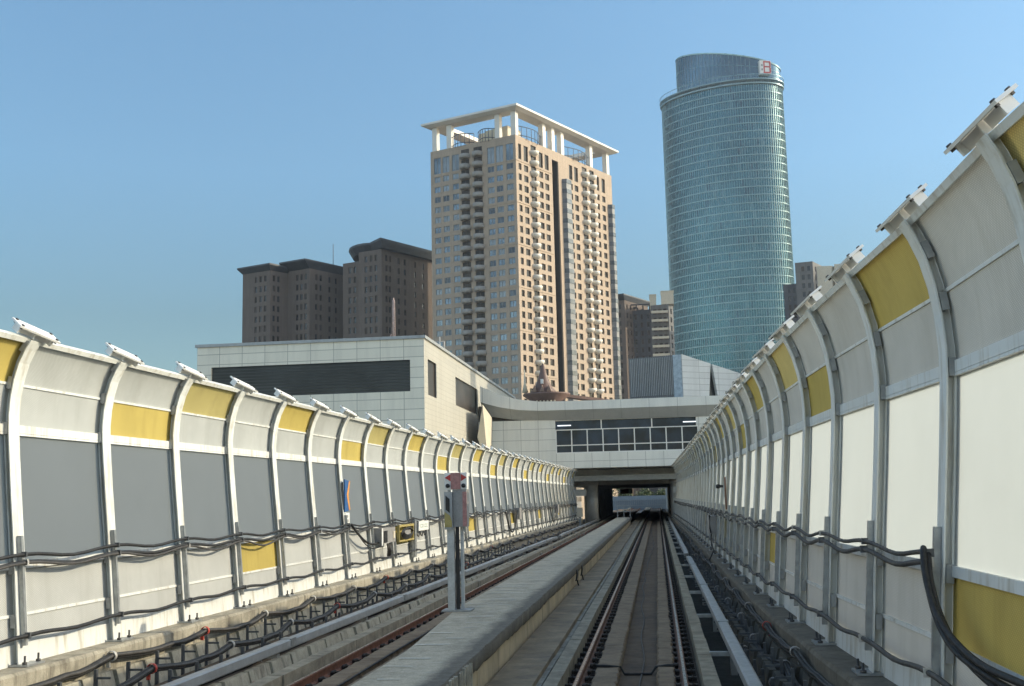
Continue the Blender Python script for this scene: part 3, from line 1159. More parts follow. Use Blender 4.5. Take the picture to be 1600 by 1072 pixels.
mb = MB()
yz(mb, 0, [(BY - .04, zc + .48), (BY + .36, zc + .44), (BY + .14, zc + .06), (BY + .36, zc - .36), (BY - .04, zc - .40)], px, .03)
mb.build('blue_board', 'blue', t)
mb = MB()
yz(mb, 0, [(BY + .36, zc + .437), (BY + .46, zc + .43), (BY + .30, zc + .05), (BY + .48, zc - .34), (BY + .37, zc - .355), (BY + .143, zc + .06)], px, .034)
mb.build('orange_chevron', 'orange', t)
mb = MB()
mb.box(px - .01, px + .03, BY + .02, BY + .42, zc - .74, zc - .42)
pl = mb.build('number_plate', 'white', t)
mb = MB()
for (a, b, h_) in ((.12, .19, zc - .48), (.21, .28, zc - .48), (.12, .155, zc - .60), (.18, .25, zc - .60), (.27, .31, zc - .60)):
    mb.box(px + .03, px + .034, BY + a, BY + b, h_ - .07, h_)
mb.build('faint_digits', 'grey_steel', pl)
mb = MB()
mb.box(px - .05, px - .008, BY - .09, BY - .045, zc - .8, zc + .4)
mb.build('bracket', 'dark_steel', t)

# trackside cabinets on the left barrier, posts seven to ten
yq = PYL[4 + 7]
xq = xl(yq) - prof_x(1.5) + .16
t = thing('junction_box', (xq, yq, 1.15), 'grey junction box with a dark window and hanging cables on the left barrier', 'junction box')
mb = MB()
mb.box(xq - .16, xq + .12, yq + .15, yq + 1.75, 1.26, 1.70)
b_ = mb.build('box', 'cabinet', t)
mb = MB()
mb.box(xq + .12, xq + .135, yq + .05, yq + .17, 1.20, 1.70)
mb.build('edge_strip', 'white', b_)
mb = MB()
mb.box(xq + .121, xq + .135, yq + .30, yq + .72, 1.27, 1.62)
mb.build('window', 'black', b_)
mb = MB()
mb.box(xq + .121, xq + .14, yq + 1.45, yq + 1.66, 1.36, 1.58)
mb.build('plate', 'cream', b_)
mb = MB()
for a in (0, .12, .25, .34):
    mb.tube([(xq, yq + 1.2 + a, 1.22), (xq + .02, yq + 1.22 + a, 1.0), (xq - .02, yq + 1.32 + a, .86 - a * .2), (xq - .05, yq + 1.5 + a, .80)], .022, 6)
mb.build('hanging_cables', 'cable', t)

yq = PYL[4 + 8]
xq = xl(yq) - prof_x(1.5) + .16
t = thing('cable_rack', (xq, yq, 1.1), 'yellow edged rack of coiled cables between the grey box and white sign', 'cable rack')
mb = MB()
for z0, z1 in ((1.66, 1.73), (1.20, 1.25)):
    mb.box(xq - .05, xq + .02, yq + .1, yq + 2.2, z0, z1)
for a in (.1, 1.1, 2.1):
    mb.box(xq - .06, xq + .015, yq + a, yq + a + .05, 1.25, 1.66)
mb.build('frame', 'yellow_paint', t)
mb = MB()
for k in range(4):
    zz, rr = 1.44 + .02 * k, .17 - .02 * k
    mb.tube([(xq + .03 + .018 * k, yq + 1.1 + (.78 - .05 * k) * cos(a), zz + rr * sin(a)) for a in [2 * pi * i / 20 for i in range(21)]], .022, 6)
mb.build('cable_coil', 'cable', t)
mb = MB()
mb.box(xq - .02, xq + .05, yq + .55, yq + 1.55, 1.37, 1.55)
mb.build('splice_case', 'cabinet', t)
mb = MB()
mb.box(xq - .08, xq + .04, yq + 2.25, yq + 2.5, .62, 1.82)
mb.build('upright', 'galv', t)

yq = PYL[4 + 9]
xq = xl(yq) - prof_x(1.6) + .14
t = thing('wall_sign', (xq, yq, 1.4), 'small white sign with faint green writing on the left barrier beside the cable rack', 'sign')
mb = MB()
mb.box(xq - .02, xq + .02, yq + .45, yq + 2.05, 1.46, 1.78)
sg = mb.build('board', 'white', t)
mb = MB()
for a, b_ in ((.70, .86), (.95, 1.08), (1.22, 1.30), (1.42, 1.58), (1.68, 1.82)):
    mb.box(xq + .0205, xq + .024, yq + a, yq + b_, 1.56, 1.585)
    mb.box(xq + .0205, xq + .024, yq + a, yq + b_, 1.65, 1.675)
    mb.box(xq + .0205, xq + .024, yq + a, yq + a + .03, 1.59, 1.645)
mb.build('faint_writing', mat('sign_green', (.30, .42, .32), .6), sg)
mb = MB()
for k in range(3):
    y0 = yq + .1 + .55 * k
    mb.tube([(xq, y0, 1.46), (xq + .02, y0 + .12, 1.30), (xq + .02, y0 + .3, 1.27), (xq, y0 + .5, 1.44)], .02, 6)
mb.build('hanging_cables', 'cable', t)

# big drooping cable loops feeding the grey box
for k, (a, d, lab) in enumerate(((.0, .62, 'thick black cable looping down to the grey junction box'), (.1, .80, 'thin cable drooping below the thick loop by the grey junction box'))):
    y0, y1 = PYL[4 + 6] + .1, PYL[4 + 7] + .4
    mb = MB()
    pth = []
    for i in range(13):
        u = i / 12
        yy = y0 + (y1 - y0) * u
        zz = 1.88 + (1.30 - 1.88) * u - d * .4 * sin(pi * u) - a * u
        pth.append((xl(yy) - prof_x(zz) + .13 + .03 * k, yy, zz))
    mb.tube(pth, .034 if k == 0 else .016, 8)
    tag(mb.build('loop_cable', 'cable'), lab, 'cable')

# further boxes down the left barrier
for yy, lab in ((61.0, 'far grey box with a drooping cable on the sunlit left barrier'), (82., 'farthest small grey box on the sunlit left barrier')):
    xq = xl(yy) - prof_x(1.6) + .2
    t = thing('junction_box', (xq, yy, 1.2), lab, 'junction box')
    mb = MB()
    mb.box(xq - .2, xq + .1, yy, yy + .9, 1.3, 1.95)
    mb.build('box', 'cabinet', t)
    mb = MB()
    mb.tube([(xq, yy - 5 + .5 * i, 1.8 - 1.1 * sin(pi * i / 10)) for i in range(11)], .04, 6)
    mb.build('hanging_cable', 'cable', t)

# cabinet and bracket on the right barrier
yq = 38.6
xq = xr(yq) + prof_x(1.4) - .14
t = thing('junction_box', (xq, yq, 1.1), 'small grey cabinet under the cables on the shaded right barrier', 'junction box')
mb = MB()
mb.box(xq - .16, xq + .08, yq - .05, yq + 1.25, 1.12, 1.72)
mb.build('box', 'cabinet', t)
mb = MB()
mb.tube([(xq - .10, yq + .1, 1.12), (xq - .14, yq - .3, .9), (xq - .16, yq - .9, .75), (xq - .16, yq - 1.3, .82), (xq - .12, yq - 1.5, .62), (xq - .3, yq - 2.0, .34)], .022, 6)
mb.tube([(xq - .12, yq - .05, 1.7), (xq - .16, yq - .35, 1.75), (xq - .16, yq - .4, 1.3), (xq - .12, yq - .1, 1.16)], .025, 6)
mb.build('hanging_cables', 'cable', t)
yq = 34.3
xq = xr(yq) + prof_x(2.6) - .06
t = thing('mounting_bracket', (xq, yq, 1.95), 'rusty upright bracket with a small black knob on the right barrier', 'bracket')
mb = MB()
mb.box(xq - .05, xq, yq - .05, yq + .02, 2.0, 2.98)
mb.build('upright', 'dull_rail', t)
mb = MB()
mb.box(xq - .20, xq - .085, yq - .06, yq + .06, 2.66, 2.74)
mb.lathe([(0, -.07), (.07, -.05), (.07, .05), (0, .07)], (xq - .24, yq, 2.70), 10)
mb.build('knob', 'black', t)
mb = MB()
mb.box(xq - .03, xq + .0, yq + .05, yq + .75, 1.98, 2.62)
mb.build('panel', 'cream', t)


# ------------------------------------------------------------------ buildings
def facade(mb, O, U, Nn, W, z0, z1, openings, depth=.3, mi=0, ri=None):
    """wall with real recessed openings (u0,u1,v0,v1) in metres along U and in z"""
    ri = mi if ri is None else ri
    us = sorted({0, W} | {round(o[0], 3) for o in openings} | {round(o[1], 3) for o in openings})
    vs = sorted({z0, z1} | {round(o[2], 3) for o in openings} | {round(o[3], 3) for o in openings})

    def P(u, v, d=0):
        return (O[0] + U[0] * u - Nn[0] * d, O[1] + U[1] * u - Nn[1] * d, v)
    grid = {}
    ui = {u: i for i, u in enumerate(us)}
    vi = {v: i for i, v in enumerate(vs)}
    blocked = set()
    for a, b, c, d in openings:
        a, b, c, d = (round(q, 3) for q in (a, b, c, d))
        for i in range(ui[a], ui[b]):
            for j in range(vi[c], vi[d]):
                blocked.add((i, j))
    mb.mi = mi
    for j in range(len(vs) - 1):
        i = 0
        while i < len(us) - 1:
            if (i, j) in blocked:
                i += 1
                continue
            k = i
            while k < len(us) - 1 and (k, j) not in blocked:
                k += 1
            mb.quad(P(us[i], vs[j]), P(us[k], vs[j]), P(us[k], vs[j + 1]), P(us[i], vs[j + 1]))
            i = k
    mb.mi = ri
    for a, b, c, d in openings:
        mb.quad(P(a, c), P(b, c), P(b, c, depth), P(a, c, depth))
        mb.quad(P(a, d, depth), P(b, d, depth), P(b, d), P(a, d))
        mb.quad(P(a, c), P(a, c, depth), P(a, d, depth), P(a, d))
        mb.quad(P(b, c, depth), P(b, c), P(b, d), P(b, d, depth))
    mb.mi = mi


def obar(mb, O, U, Nn, u0, u1, v0, v1, d0, d1):
    """box on a facade: d measured inward from the wall plane"""
    P = lambda u, v, d: (O[0] + U[0] * u - Nn[0] * d, O[1] + U[1] * u - Nn[1] * d, v)
    mb.add([P(u0, v0, d0), P(u1, v0, d0), P(u1, v0, d1), P(u0, v0, d1), P(u0, v1, d0), P(u1, v1, d0), P(u1, v1, d1), P(u0, v1, d1)],
           [(3, 2, 1, 0), (4, 5, 6, 7), (0, 1, 5, 4), (1, 2, 6, 5), (2, 3, 7, 6), (3, 0, 4, 7)])


def window_mb(mb, O, U, Nn, o, depth, bars, fw=.10):
    """pane and frame of one opening: material 0 frame, 1 pane"""
    a, b, c, d = o
    mb.mi = rnd.choice((1, 1, 1, 2, 2, 3))
    P = lambda u, v, q: (O[0] + U[0] * u - Nn[0] * q, O[1] + U[1] * u - Nn[1] * q, v)
    tl_ = rnd.uniform(-.03, .03)
    mb.quad(P(a, c, depth - .03 + tl_), P(b, c, depth - .03), P(b, d, depth - .03 - tl_), P(a, d, depth - .03))
    mb.mi = 0
    for k in range(bars + 2):
        u = a + (b - a - fw) * k / (bars + 1)
        obar(mb, O, U, Nn, u, u + fw, c, d, depth - .12, depth - .06)
    obar(mb, O, U, Nn, a + fw, b - fw, c, c + fw, depth - .115, depth - .065)
    obar(mb, O, U, Nn, a + fw, b - fw, d - fw, d, depth - .115, depth - .065)


def unit(a, b):
    d = (b[0] - a[0], b[1] - a[1])
    l = hypot(*d)
    return (d[0] / l, d[1] / l), l


def capped(root, name, items, mats, maker):
    """first hundred as parts of their own, the rest as one part"""
    for it in items[:100]:
        mb = MB()
        maker(mb, it)
        mb.build(name, mats, root)
    if len(items) > 100:
        mb = MB()
        for it in items[100:]:
            maker(mb, it)
        tag(mb.build(name + 's', mats, root), kind='stuff')


M['tile'] = cladding('beige_tile', (0.435, 0.342, 0.26), (.0, 1), 1.2, 3.1, (0, 0), .03, .04, .7, .8, .2)
M['pane_blue'] = glass('pane_blue', (0.13, 0.17, 0.2), .12, .35, .6, .5, .25)
M['pane_dark'] = glass('pane_dark', (.035, .028, .022), .2, 0, .15, .6, .3)
M['pane_slate'] = glass('pane_slate', (.06, .075, .09), .15, .2, .5, .4, .25)
M['pane_pale'] = glass('pane_pale', (0.2, 0.225, 0.24), .2, .2, .5, .3, .25)
M['pane_mid'] = glass('pane_mid', (0.06, 0.05, 0.042), .3, 0, .15, .4, .3)
M['frame_grey'] = mat('window_frame', (.32, .32, .31), .5)
M['frame_brown'] = mat('window_frame_brown', (.10, .075, .06), .5)
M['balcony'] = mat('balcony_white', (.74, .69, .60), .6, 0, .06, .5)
M['balcony_shade'] = mat('balcony_shade', (0.33, 0.3, 0.265), .6, 0, .06, .5)  # balcony white darkened: shade of the left face put into the colour
M['crown'] = mat('crown_stone', (.72, .68, .61), .6, 0, .06, .3)
M['railing_blue'] = mat('railing_steel', (.09, .12, .16), .5)
M['recess'] = mat('recess_dark', (0.058, 0.053, 0.05), .6, 0, .15, .3)
M['bay_glass'] = glass('bay_glass', (.09, .09, .095), .15, .1, .5, .5, .3)
M['bay_band'] = mat('bay_band', (.20, .20, .20), .5, 0, .25, .35)

# --- beige apartment tower -----------------------------------------------------
CC, CR, CL = (-36.3, 300.), (-10.6, 347.), (-63.5, 311.)
UR, WR = unit(CC, CR)
UL, WL = unit(CC, CL)
NR = (UR[1], -UR[0])
NL = (-UL[1], UL[0])
if NR[0] < 0: NR = (-NR[0], -NR[1])
if NL[1] > 0: NL = (-NL[0], -NL[1])
ZT = 106.3
t = thing('apartment_tower', (CC[0], CC[1], -10), 'tall beige apartment tower with rounded balconies and an open white roof frame', 'apartment tower')
rows = [97.2 - 3.1 * k for k in range(24)]
rcol = [(.0365, 1.5), (.094, 2.1), (.237, 2.1), (.295, 2.1), (.54, 1.9), (.598, 2.1), (.838, 1.5), (.90, 2.0)]
rbal = [.166, .688, .770]
lcol = [.07, .185, .285, .70, .815, .92]
lbal = [.435, .585]
opr, winr, balr = [], [], []
for f_, w_ in rcol:
    u = f_ * WR
    o = (u - w_ / 2, u + w_ / 2, 99.4, 104.0)
    opr.append(o); winr.append((o, 0))
    for z in rows:
        o = (u - w_ / 2, u + w_ / 2, z - .95, z + .95)
        opr.append(o); winr.append((o, 0))
for f_ in rbal:
    u = f_ * WR
    for k, z in enumerate([103.4 - 3.1 * k for k in range(26)]):
        o = (u - 1.35, u + 1.35, z - .55, z + 1.75)
        opr.append(o); winr.append((o, 0))
        balr.append((u, z - 1.25, 'r'))
DS = (.348 * WR, .412 * WR, -10, 103.4)
opr.append(DS)
opl, winl, ball_ = [], [], []
for f_ in lcol:
    u = f_ * WL
    o = (u - 1.25, u + 1.25, 99.0, 104.0)
    opl.append(o); winl.append((o, 1))
    for z in rows:
        o = (u - 1.1, u + 1.1, z - .85, z + .95)
        opl.append(o); winl.append((o, 1))
for f_ in lbal:
    u = f_ * WL
    for z in [103.4 - 3.1 * k for k in range(26)]:
        o = (u - 1.45, u + 1.45, z - .3, z + 1.55)
        opl.append(o); winl.append((o, 0))
        ball_.append((u, z - 1.3, 'l'))
mb = MB()
facade(mb, CC, UR, NR, WR, -10, ZT, opr, .45)
mb.mi = 1
facade(mb, (CC[0] - NR[0] * .45, CC[1] - NR[1] * .45), UR, NR, WR, -10, 103.5, [DS], 1.9, 1)
mb.mi = 0
# back of the dark strip
a, b = .348 * WR, .412 * WR
facade(mb, CC, UL, NL, WL, -10, ZT, opl, .35)
CB = (CR[0] + CL[0] - CC[0], CR[1] + CL[1] - CC[1])
for p, q in ((CR, CB), (CB, CL)):
    mb.quad((p[0], p[1], -10), (q[0], q[1], -10), (q[0], q[1], ZT), (p[0], p[1], ZT))
mb.quad(*[(p[0], p[1], ZT - .6) for p in (CC, CR, CB, CL)])
for k in range(0, 26, 4):                  # thin string courses
    z = 98.85 - 3.1 * k
    obar(mb, CC, UR, NR, 0, a - .1, z - .12, z + .12, -.12, -.002)
    obar(mb, CC, UL, NL, .0, .36 * WL, z - .12, z + .12, -.10, -.002)
mb.build('wall', ['tile', 'recess'], t)
mb = MB()
obar(mb, CC, UR, NR, a + .05, b - .05, -9.9, 103.3, 2.2, 2.4)
for k in range(30):
    obar(mb, CC, UR, NR, a + .3, b - .3, 3 + 3.1 * k, 3.25 + 3.1 * k, 1.9, 2.19)
mb.build('dark_recess', 'recess', t)


def mk_win(mb, it):
    o, kind, face = it
    if face == 'r':
        window_mb(mb, CC, UR, NR, o, .40, 0, .12)
    else:
        window_mb(mb, CC, UL, NL, o, .24, 1, .12)


mr = sorted([(o, k, 'r') for o, k in winr], key=lambda q: -q[0][3])
ml = sorted([(o, k, 'l') for o, k in winl if k == 1], key=lambda q: -q[0][3])
ml0 = [(o, k, 'l') for o, k in winl if k == 0]
capped(t, 'blue_window', ml, ['frame_grey', 'pane_blue', 'pane_pale', 'pane_slate'], mk_win)
capped(t, 'dark_window', mr + ml0, ['frame_brown', 'pane_dark', 'pane_mid', 'pane_dark'], mk_win)


def mk_bal(mb, it):
    u, z, face = it
    U_, N_ = (UR, NR) if face == 'r' else (UL, NL)
    c = (CC[0] + U_[0] * u, CC[1] + U_[1] * u, z)
    a = atan2(N_[1], N_[0])
    if face == 'r':
        mb.lathe([(.25, -.35), (.75, -.15), (1.35, .15), (1.62, .55), (1.66, 1.15), (1.52, 1.15), (1.45, .5), (.3, .18)], c, 12, a - pi / 2, a + pi / 2)
    else:
        mb.lathe([(.6, -.25), (1.5, -.12), (1.75, .1), (1.72, 1.2), (1.6, 1.2), (1.58, .12), (.3, .1)], c, 12, a - pi / 2, a + pi / 2)


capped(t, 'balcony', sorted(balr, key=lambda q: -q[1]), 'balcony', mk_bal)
capped(t, 'shaded_balcony', ball_, 'balcony_shade', mk_bal)
# stacked glass bays with pale spandrels
for f0, f1, ztop in ((.445, .522, 98.5), (.945, 1.0, 96.0)):
    m1, m2 = MB(), MB()
    u0, u1 = f0 * WR, f1 * WR
    for k in range(34):
        z = ztop - 3.1 * k
        for mb_, za, zb, dd in ((m1, z - 1.35, z - .02, 1.25), (m2, z - 3.1, z - 1.37, 1.15)):
            pl = [(u0, 0), (u0 + .7, dd), (u1 - .7, dd), (u1, 0)]
            mb_.prism([(CC[0] + UR[0] * u + NR[0] * (d + .02), CC[1] + UR[1] * u + NR[1] * (d + .02), za) for u, d in pl], (0, 0, zb - za))
    m1.build('bay_glazing', 'bay_glass', t)
    m2.build('bay_spandrel', 'bay_band', t)
# crown: pillars, ring beam, railings, penthouse
ZC = 113.6


def ring_pts(off):
    out = []
    for p, (u1, u2) in ((CC, (UR, UL)), (CR, ((-UR[0], -UR[1]), UL)), (CB, ((-UR[0], -UR[1]), (-UL[0], -UL[1]))), (CL, (UR, (-UL[0], -UL[1])))):
        out.append((p[0] - (u1[0] + u2[0]) * off, p[1] - (u1[1] + u2[1]) * off))
    return out


mb = MB()
out_, inn_, mid_ = ring_pts(1.9), ring_pts(-3.4), ring_pts(.6)
for i in range(4):
    j = (i + 1) % 4
    sec = []
    for k in (i, j):
        sec.append([(*out_[k], ZC + .65), (*out_[k], ZC + 1.25), (*inn_[k], ZC + 1.25), (*inn_[k], ZC + .1), (*mid_[k], ZC)])
    mb.sweep(sec, closed=True, caps=False)
mb.build('roof_frame', 'crown', t)
cols = [(UL, NL, f * WL) for f in (.0, .21, .78, .955)] + [(UR, NR, f * WR) for f in (.0, .285, .375, .47, .78, .97)]
for U_, N_, u in cols:
    mb = MB()
    u_ = max(0.0, u - .8)
    if U_ is UR and u == 0:
        continue
    obar(mb, CC, U_, N_, u_ - (0 if u > 0 else 0), u_ + 1.6, ZT - .55, ZC + .3, .25, 1.85)
    mb.build('pillar', 'crown', t)
for U_, N_, u0, u1 in ((UR, NR, 1.8, .27 * WR), (UR, NR, .49 * WR, .77 * WR), (UL, NL, .24 * WL, .45 * WL), (UL, NL, .5 * WL, .77 * WL)):
    mb = MB()
    n = 14
    pth = []
    for i in range(n + 1):
        u = u0 + (u1 - u0) * i / n
        d = 1.2 - 1.9 * sin(pi * i / n)
        p = (CC[0] + U_[0] * u - N_[0] * d, CC[1] + U_[1] * u - N_[1] * d)
        pth.append(p)
        if i % 2 == 0:
            mb.tube([(*p, ZT - .5), (*p, ZT + 3.4)], .10, 4)
    for dz in (.7, 3.4):
        mb.tube([(*p, ZT + dz) for p in pth], .13, 4)
    mb.build('roof_railing', 'railing_blue', t)
mb = MB()
obar(mb, CC, UL, NL, .26 * WL, .56 * WL, ZT - .55, ZT + 5.2, 7, 18)
obar(mb, CC, UR, NR, 2.5, 9, ZT - .55, ZT + 4.4, 4.5, 13)
mb.build('penthouse', 'cream', t)

# --- dark apartment blocks on the left ------------------------------------------
M['brown_wall'] = cladding('brown_wall', (0.165, 0.132, 0.112), (.9, .43), 1.0, 3.3, (0, 0), .03, .05, .8, .8, .1)
M['roof_dark'] = mat('dark_roof', (.045, .05, .06), .5, 0, .2, .3)
M['pane_black'] = glass('pane_black', (.02, .024, .03), .2, 0, .4, .5, .3)


def wing(t, C, wL, wR, zt, lcols, rcols, eave, wall='brown_wall', fh=3.3, nfl=12, ulx=UL, urx=UR, face_w=1.0, winm=('frame_brown', 'pane_black', 'pane_mid', 'pane_dark'), roof='roof_dark', zb=-10, wh=1.0, drop=2.6):
    """corner block: left face along UL, right face along UR, windows in columns; flared eave on top"""
    nl = (-ulx[1], ulx[0])
    if nl[1] > 0: nl = (-nl[0], -nl[1])
    nr = (urx[1], -urx[0])
    if nr[0] < 0: nr = (-nr[0], -nr[1])
    mb = MB()
    wins = []
    for U_, N_, W_, cols_ in ((ulx, nl, wL, lcols), (urx, nr, wR, rcols)):
        ops = []
        for c in cols_:
            for k in range(nfl):
                z = zt - drop - fh * k
                o = (c - face_w / 2, c + face_w / 2, z - wh, z + wh)
                ops.append(o)
                wins.append((U_, N_, o))
        facade(mb, C, U_, N_, W_, zb, zt, ops, .35)
    A = (C[0] + ulx[0] * wL, C[1] + ulx[1] * wL)
    B = (C[0] + urx[0] * wR, C[1] + urx[1] * wR)
    D = (A[0] + urx[0] * wR, A[1] + urx[1] * wR)
    for p, q in ((B, D), (D, A)):
        mb.quad((*p, zb), (*q, zb), (*q, zt), (*p, zt))
    mb.quad((*C, zt), (*B, zt), (*D, zt), (*A, zt))
    mb.build('wall', wall, t)
    wins.sort(key=lambda q: -q[2][3])
    capped(t, 'window', wins, list(winm), lambda m_, q: window_mb(m_, C, q[0], q[1], q[2], .30, 0, .08))
    if eave:
        mb = MB()
        lo = [C, B, D, A]
        ce = (sum(p[0] for p in lo) / 4, sum(p[1] for p in lo) / 4)
        sc = lambda p, e: (p[0] + (p[0] - ce[0]) / hypot(p[0] - ce[0], p[1] - ce[1]) * e, p[1] + (p[1] - ce[1]) / hypot(p[0] - ce[0], p[1] - ce[1]) * e)
        mb.sweep([[(*sc(p, .12), zt - .1) for p in lo], [(*sc(p, eave), zt + eave * .75) for p in lo], [(*sc(p, eave), zt + eave * .75 + .5) for p in lo]])
        mb.build('flared_roof', roof, t)
    return A, B, D


t = thing('apartment_block', (-115, 340, -10), 'dark brown apartment block with flared roofs, farthest left behind the pale station', 'apartment block')
wing(t, (-121.3, 333), 12.0, 16, 77.6, [2.2, 4.2, 6.2], [1.5, 3.4], 1.9)
wing(t, (-109.2, 336), 9.5, 34, 78.2, [1.6, 3.4, 5.2], [3, 5, 9, 12, 16, 20, 24], 2.9)
mb = MB()
mb.tube([(-104, 345, 80), (-104, 345, 88)], .12, 5)
mb.build('aerial', 'dark_steel', t)
t = thing('apartment_block', (-85, 335, -10), 'dark brown apartment block with a big curved roof, left of the tall beige tower', 'apartment block')
wing(t, (-92.0, 335), 7.0, 8, 79.4, [2.2, 4.2], [2], 0)
wing(t, (-83.4, 329), 9.0, 42, 81.6, [2.2, 4.2, 6.2], [2.2, 3.8, 8, 11, 16, 20, 25, 30], 0)
mb = MB()
o2 = []
for i in range(13):                         # curved left end of the roof
    a = pi * 1.5 - pi * .95 * i / 12
    o2.append((-88 + 10.5 * cos(a) * .95, 345 + 13 * sin(a)))
poly = [(-83.0, 326.0), ] + [p for p in o2] + [(-60, 372), (-61, 366)]
ctr = (-80, 348)
mb.sweep([[(ctr[0] + (p[0] - ctr[0]) * .93, ctr[1] + (p[1] - ctr[1]) * .93, 81.7) for p in poly], [(*p, 83.9) for p in poly], [(*p, 84.6) for p in poly]])
mb.build('curved_roof', 'roof_dark', t)

# --- buildings between the towers and on the far right ----------------------------
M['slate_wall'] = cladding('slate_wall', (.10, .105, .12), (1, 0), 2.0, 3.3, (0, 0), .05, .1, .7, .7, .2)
M['grey_wall'] = cladding('grey_wall', (0.17, 0.165, 0.16), (1, 0), 2.0, 3.3, (0, 0), .05, .08, .7, .7, .2)
ULs, URs = unit((0, 0), (-1, .25))[0], unit((0, 0), (.45, .9))[0]
t = thing('apartment_block', (-12, 425, -10), 'dark brown building with flared roof tucked behind the beige tower, right side', 'apartment block')
wing(t, (-9.6, 420), 8, 20, 78, [2, 5], [2, 5, 8, 11], 2.2, ulx=ULs, urx=URs)
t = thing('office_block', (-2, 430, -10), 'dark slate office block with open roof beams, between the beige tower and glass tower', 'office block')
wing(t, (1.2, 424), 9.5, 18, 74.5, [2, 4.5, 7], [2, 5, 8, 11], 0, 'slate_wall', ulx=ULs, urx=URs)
mb = MB()
for k in range(4):
    mb.box(-8 + 2.6 * k, -7.5 + 2.6 * k, 425, 436, 75.8, 76.4)
    mb.box(-7.9 + 2.6 * k, -7.6 + 2.6 * k, 426, 426.4, 74.5, 75.8)
mb.box(-8.4, 1.0, 424.6, 425.0, 76.4, 76.9)
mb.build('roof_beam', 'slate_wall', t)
t = thing('apartment_block', (5, 415, -10), 'grey apartment block with cream rooftop boxes, left of the glass tower foot', 'apartment block')
wing(t, (7.2, 414), 7.0, 4, 74.5, [1.5, 3.5, 5.5], [2], 0, 'grey_wall', ulx=ULs, urx=URs, face_w=1.4)
mb = MB()
for k in range(11):
    mb.box(.6, 6.9, 412.6, 413.7, 38 + 3.3 * k, 38.9 + 3.3 * k)
mb.build('balcony_band', 'cream', t)
for x0, x1, y0, y1, z0, z1 in ((4.6, 9.3, 414, 422, 74.5, 79.4), (.2, 2.6, 416, 426, 73.0, 78.6)):
    mb = MB()
    mb.box(x0, x1, y0, y1, z0, z1)
    mb.box(x0 - .15, x1 + .15, y0 - .15, y1 + .15, z1 + .002, z1 + .3)
    mb.build('rooftop_box', 'cream', t)
t = thing('apartment_block', (65, 425, -10), 'grey apartment block with cream sunlit sides, right of the glass tower', 'apartment block')
wing(t, (62.6, 420), 6.6, 14, 89.6, [1.6, 3.8], [3, 8], 0, 'grey_wall', ulx=ULs, urx=URs, face_w=1.2)
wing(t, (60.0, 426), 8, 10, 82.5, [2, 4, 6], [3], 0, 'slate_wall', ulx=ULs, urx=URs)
mb = MB()
mb.prism([(70.2, 424.5, -10), (63.2, 424, -10), (67.6, 430, -10), (74.6, 430.5, -10)], (0, 0, 98.4))
mb.prism([(81, 424.5, -10), (71.2, 424.2, -10), (75, 436, -10), (86, 436, -10)], (0, 0, 98.9))
mb.build('wall', 'cream', t)

t = thing('office_block', (52, 132, -10), 'broad grey office block standing beyond the right barrier, shading the footbridge', 'office block')
wing(t, (50, 114.6), 3, 30, 50, [1.5], [4, 8, 12, 16, 20, 24], 0, 'grey_wall', ulx=(0.0, 1.0), urx=unit((0, 0), (1, .275))[0], face_w=1.8)
mb = MB()
mb.box(50.2, 72., 126.5, 160, -10, 49.6)
mb.build('rear_wing', 'grey_wall', t)

# --- curved glass tower --------------------------------------------------------------
GX, GY = 42.4, 568.
AA, BB, TH = 32.5, 17.5, R(-20.7)
NP, FH = 132, 4.2
ZG = 211.0


def ell(th, k=1., ex=0.):
    a, b = (AA + ex) * k, (BB + ex) * k
    x, y = a * cos(th), b * sin(th)
    return (x * cos(TH) - y * sin(TH), x * sin(TH) + y * cos(TH))


# even spacing round the ellipse
fine = [2 * pi * i / 3000 for i in range(3001)]
acc = [0]
for a, b in zip(fine, fine[1:]):
    p, q = ell(a), ell(b)
    acc.append(acc[-1] + hypot(p[0] - q[0], p[1] - q[1]))
ths = []
j = 0
for i in range(NP):
    while acc[j] < acc[-1] * i / NP:
        j += 1
    ths.append(fine[j])
M['tower_glass'] = glass('tower_glass', (.05, .132, .155), .25, .88, .8, .16, .06)
M['tower_glass_pale'] = glass('tower_glass_pale', (.09, .17, .19), .3, .8, .8, .2, .06)
M['tower_glass_deep'] = glass('tower_glass_deep', (.035, .09, .115), .2, .85, .8, .2, .06)
M['tower_band'] = mat('tower_band', (0.25, 0.36, 0.37), .35, .3, .08, .1)
M['tower_fin'] = mat('tower_fin', (0.24, 0.35, 0.36), .3, .5, .08, .1)
M['crown_glass'] = glass('crown_glass', (0.085, 0.14, 0.17), .08, .85, .8, .25, .05)
t = thing('glass_tower', (GX, GY, -10), 'tall curved teal glass tower with a slanted round crown', 'office tower')
mb = MB()
nf = int((ZG + 10) / FH)
for f_ in range(nf):
    z0, z1 = ZG - FH * (f_ + 1), ZG - FH * f_
    for i in range(NP):
        a, b = ell(ths[i]), ell(ths[(i + 1) % NP])
        mb.mi = rnd.choice((0,) * 30 + (1,) + (2,) * 2)
        j1, j2, j3 = (rnd.uniform(-.005, .005) for _ in range(3))
        mb.quad((GX + a[0] * (1 + j1 * .1), GY + a[1] + j1, z0), (GX + b[0], GY + b[1] + j2, z0), (GX + b[0], GY + b[1] + j3, z1), (GX + a[0], GY + a[1] - j2, z1))
mb.build('glazing', ['tower_glass', 'tower_glass_pale', 'tower_glass_deep'], t)
for f_ in range(nf + 1):
    z = ZG - FH * f_
    mb = MB()
    mb.sweep([[(GX + ell(th, 1, e)[0], GY + ell(th, 1, e)[1], z + dz) for e, dz in ((-.1, -.27), (.26, -.27), (.26, .27), (-.1, .27))] for th in ths + ths[:1]], caps=False)
    mb.build('floor_band', 'tower_band', t)
mb = MB()
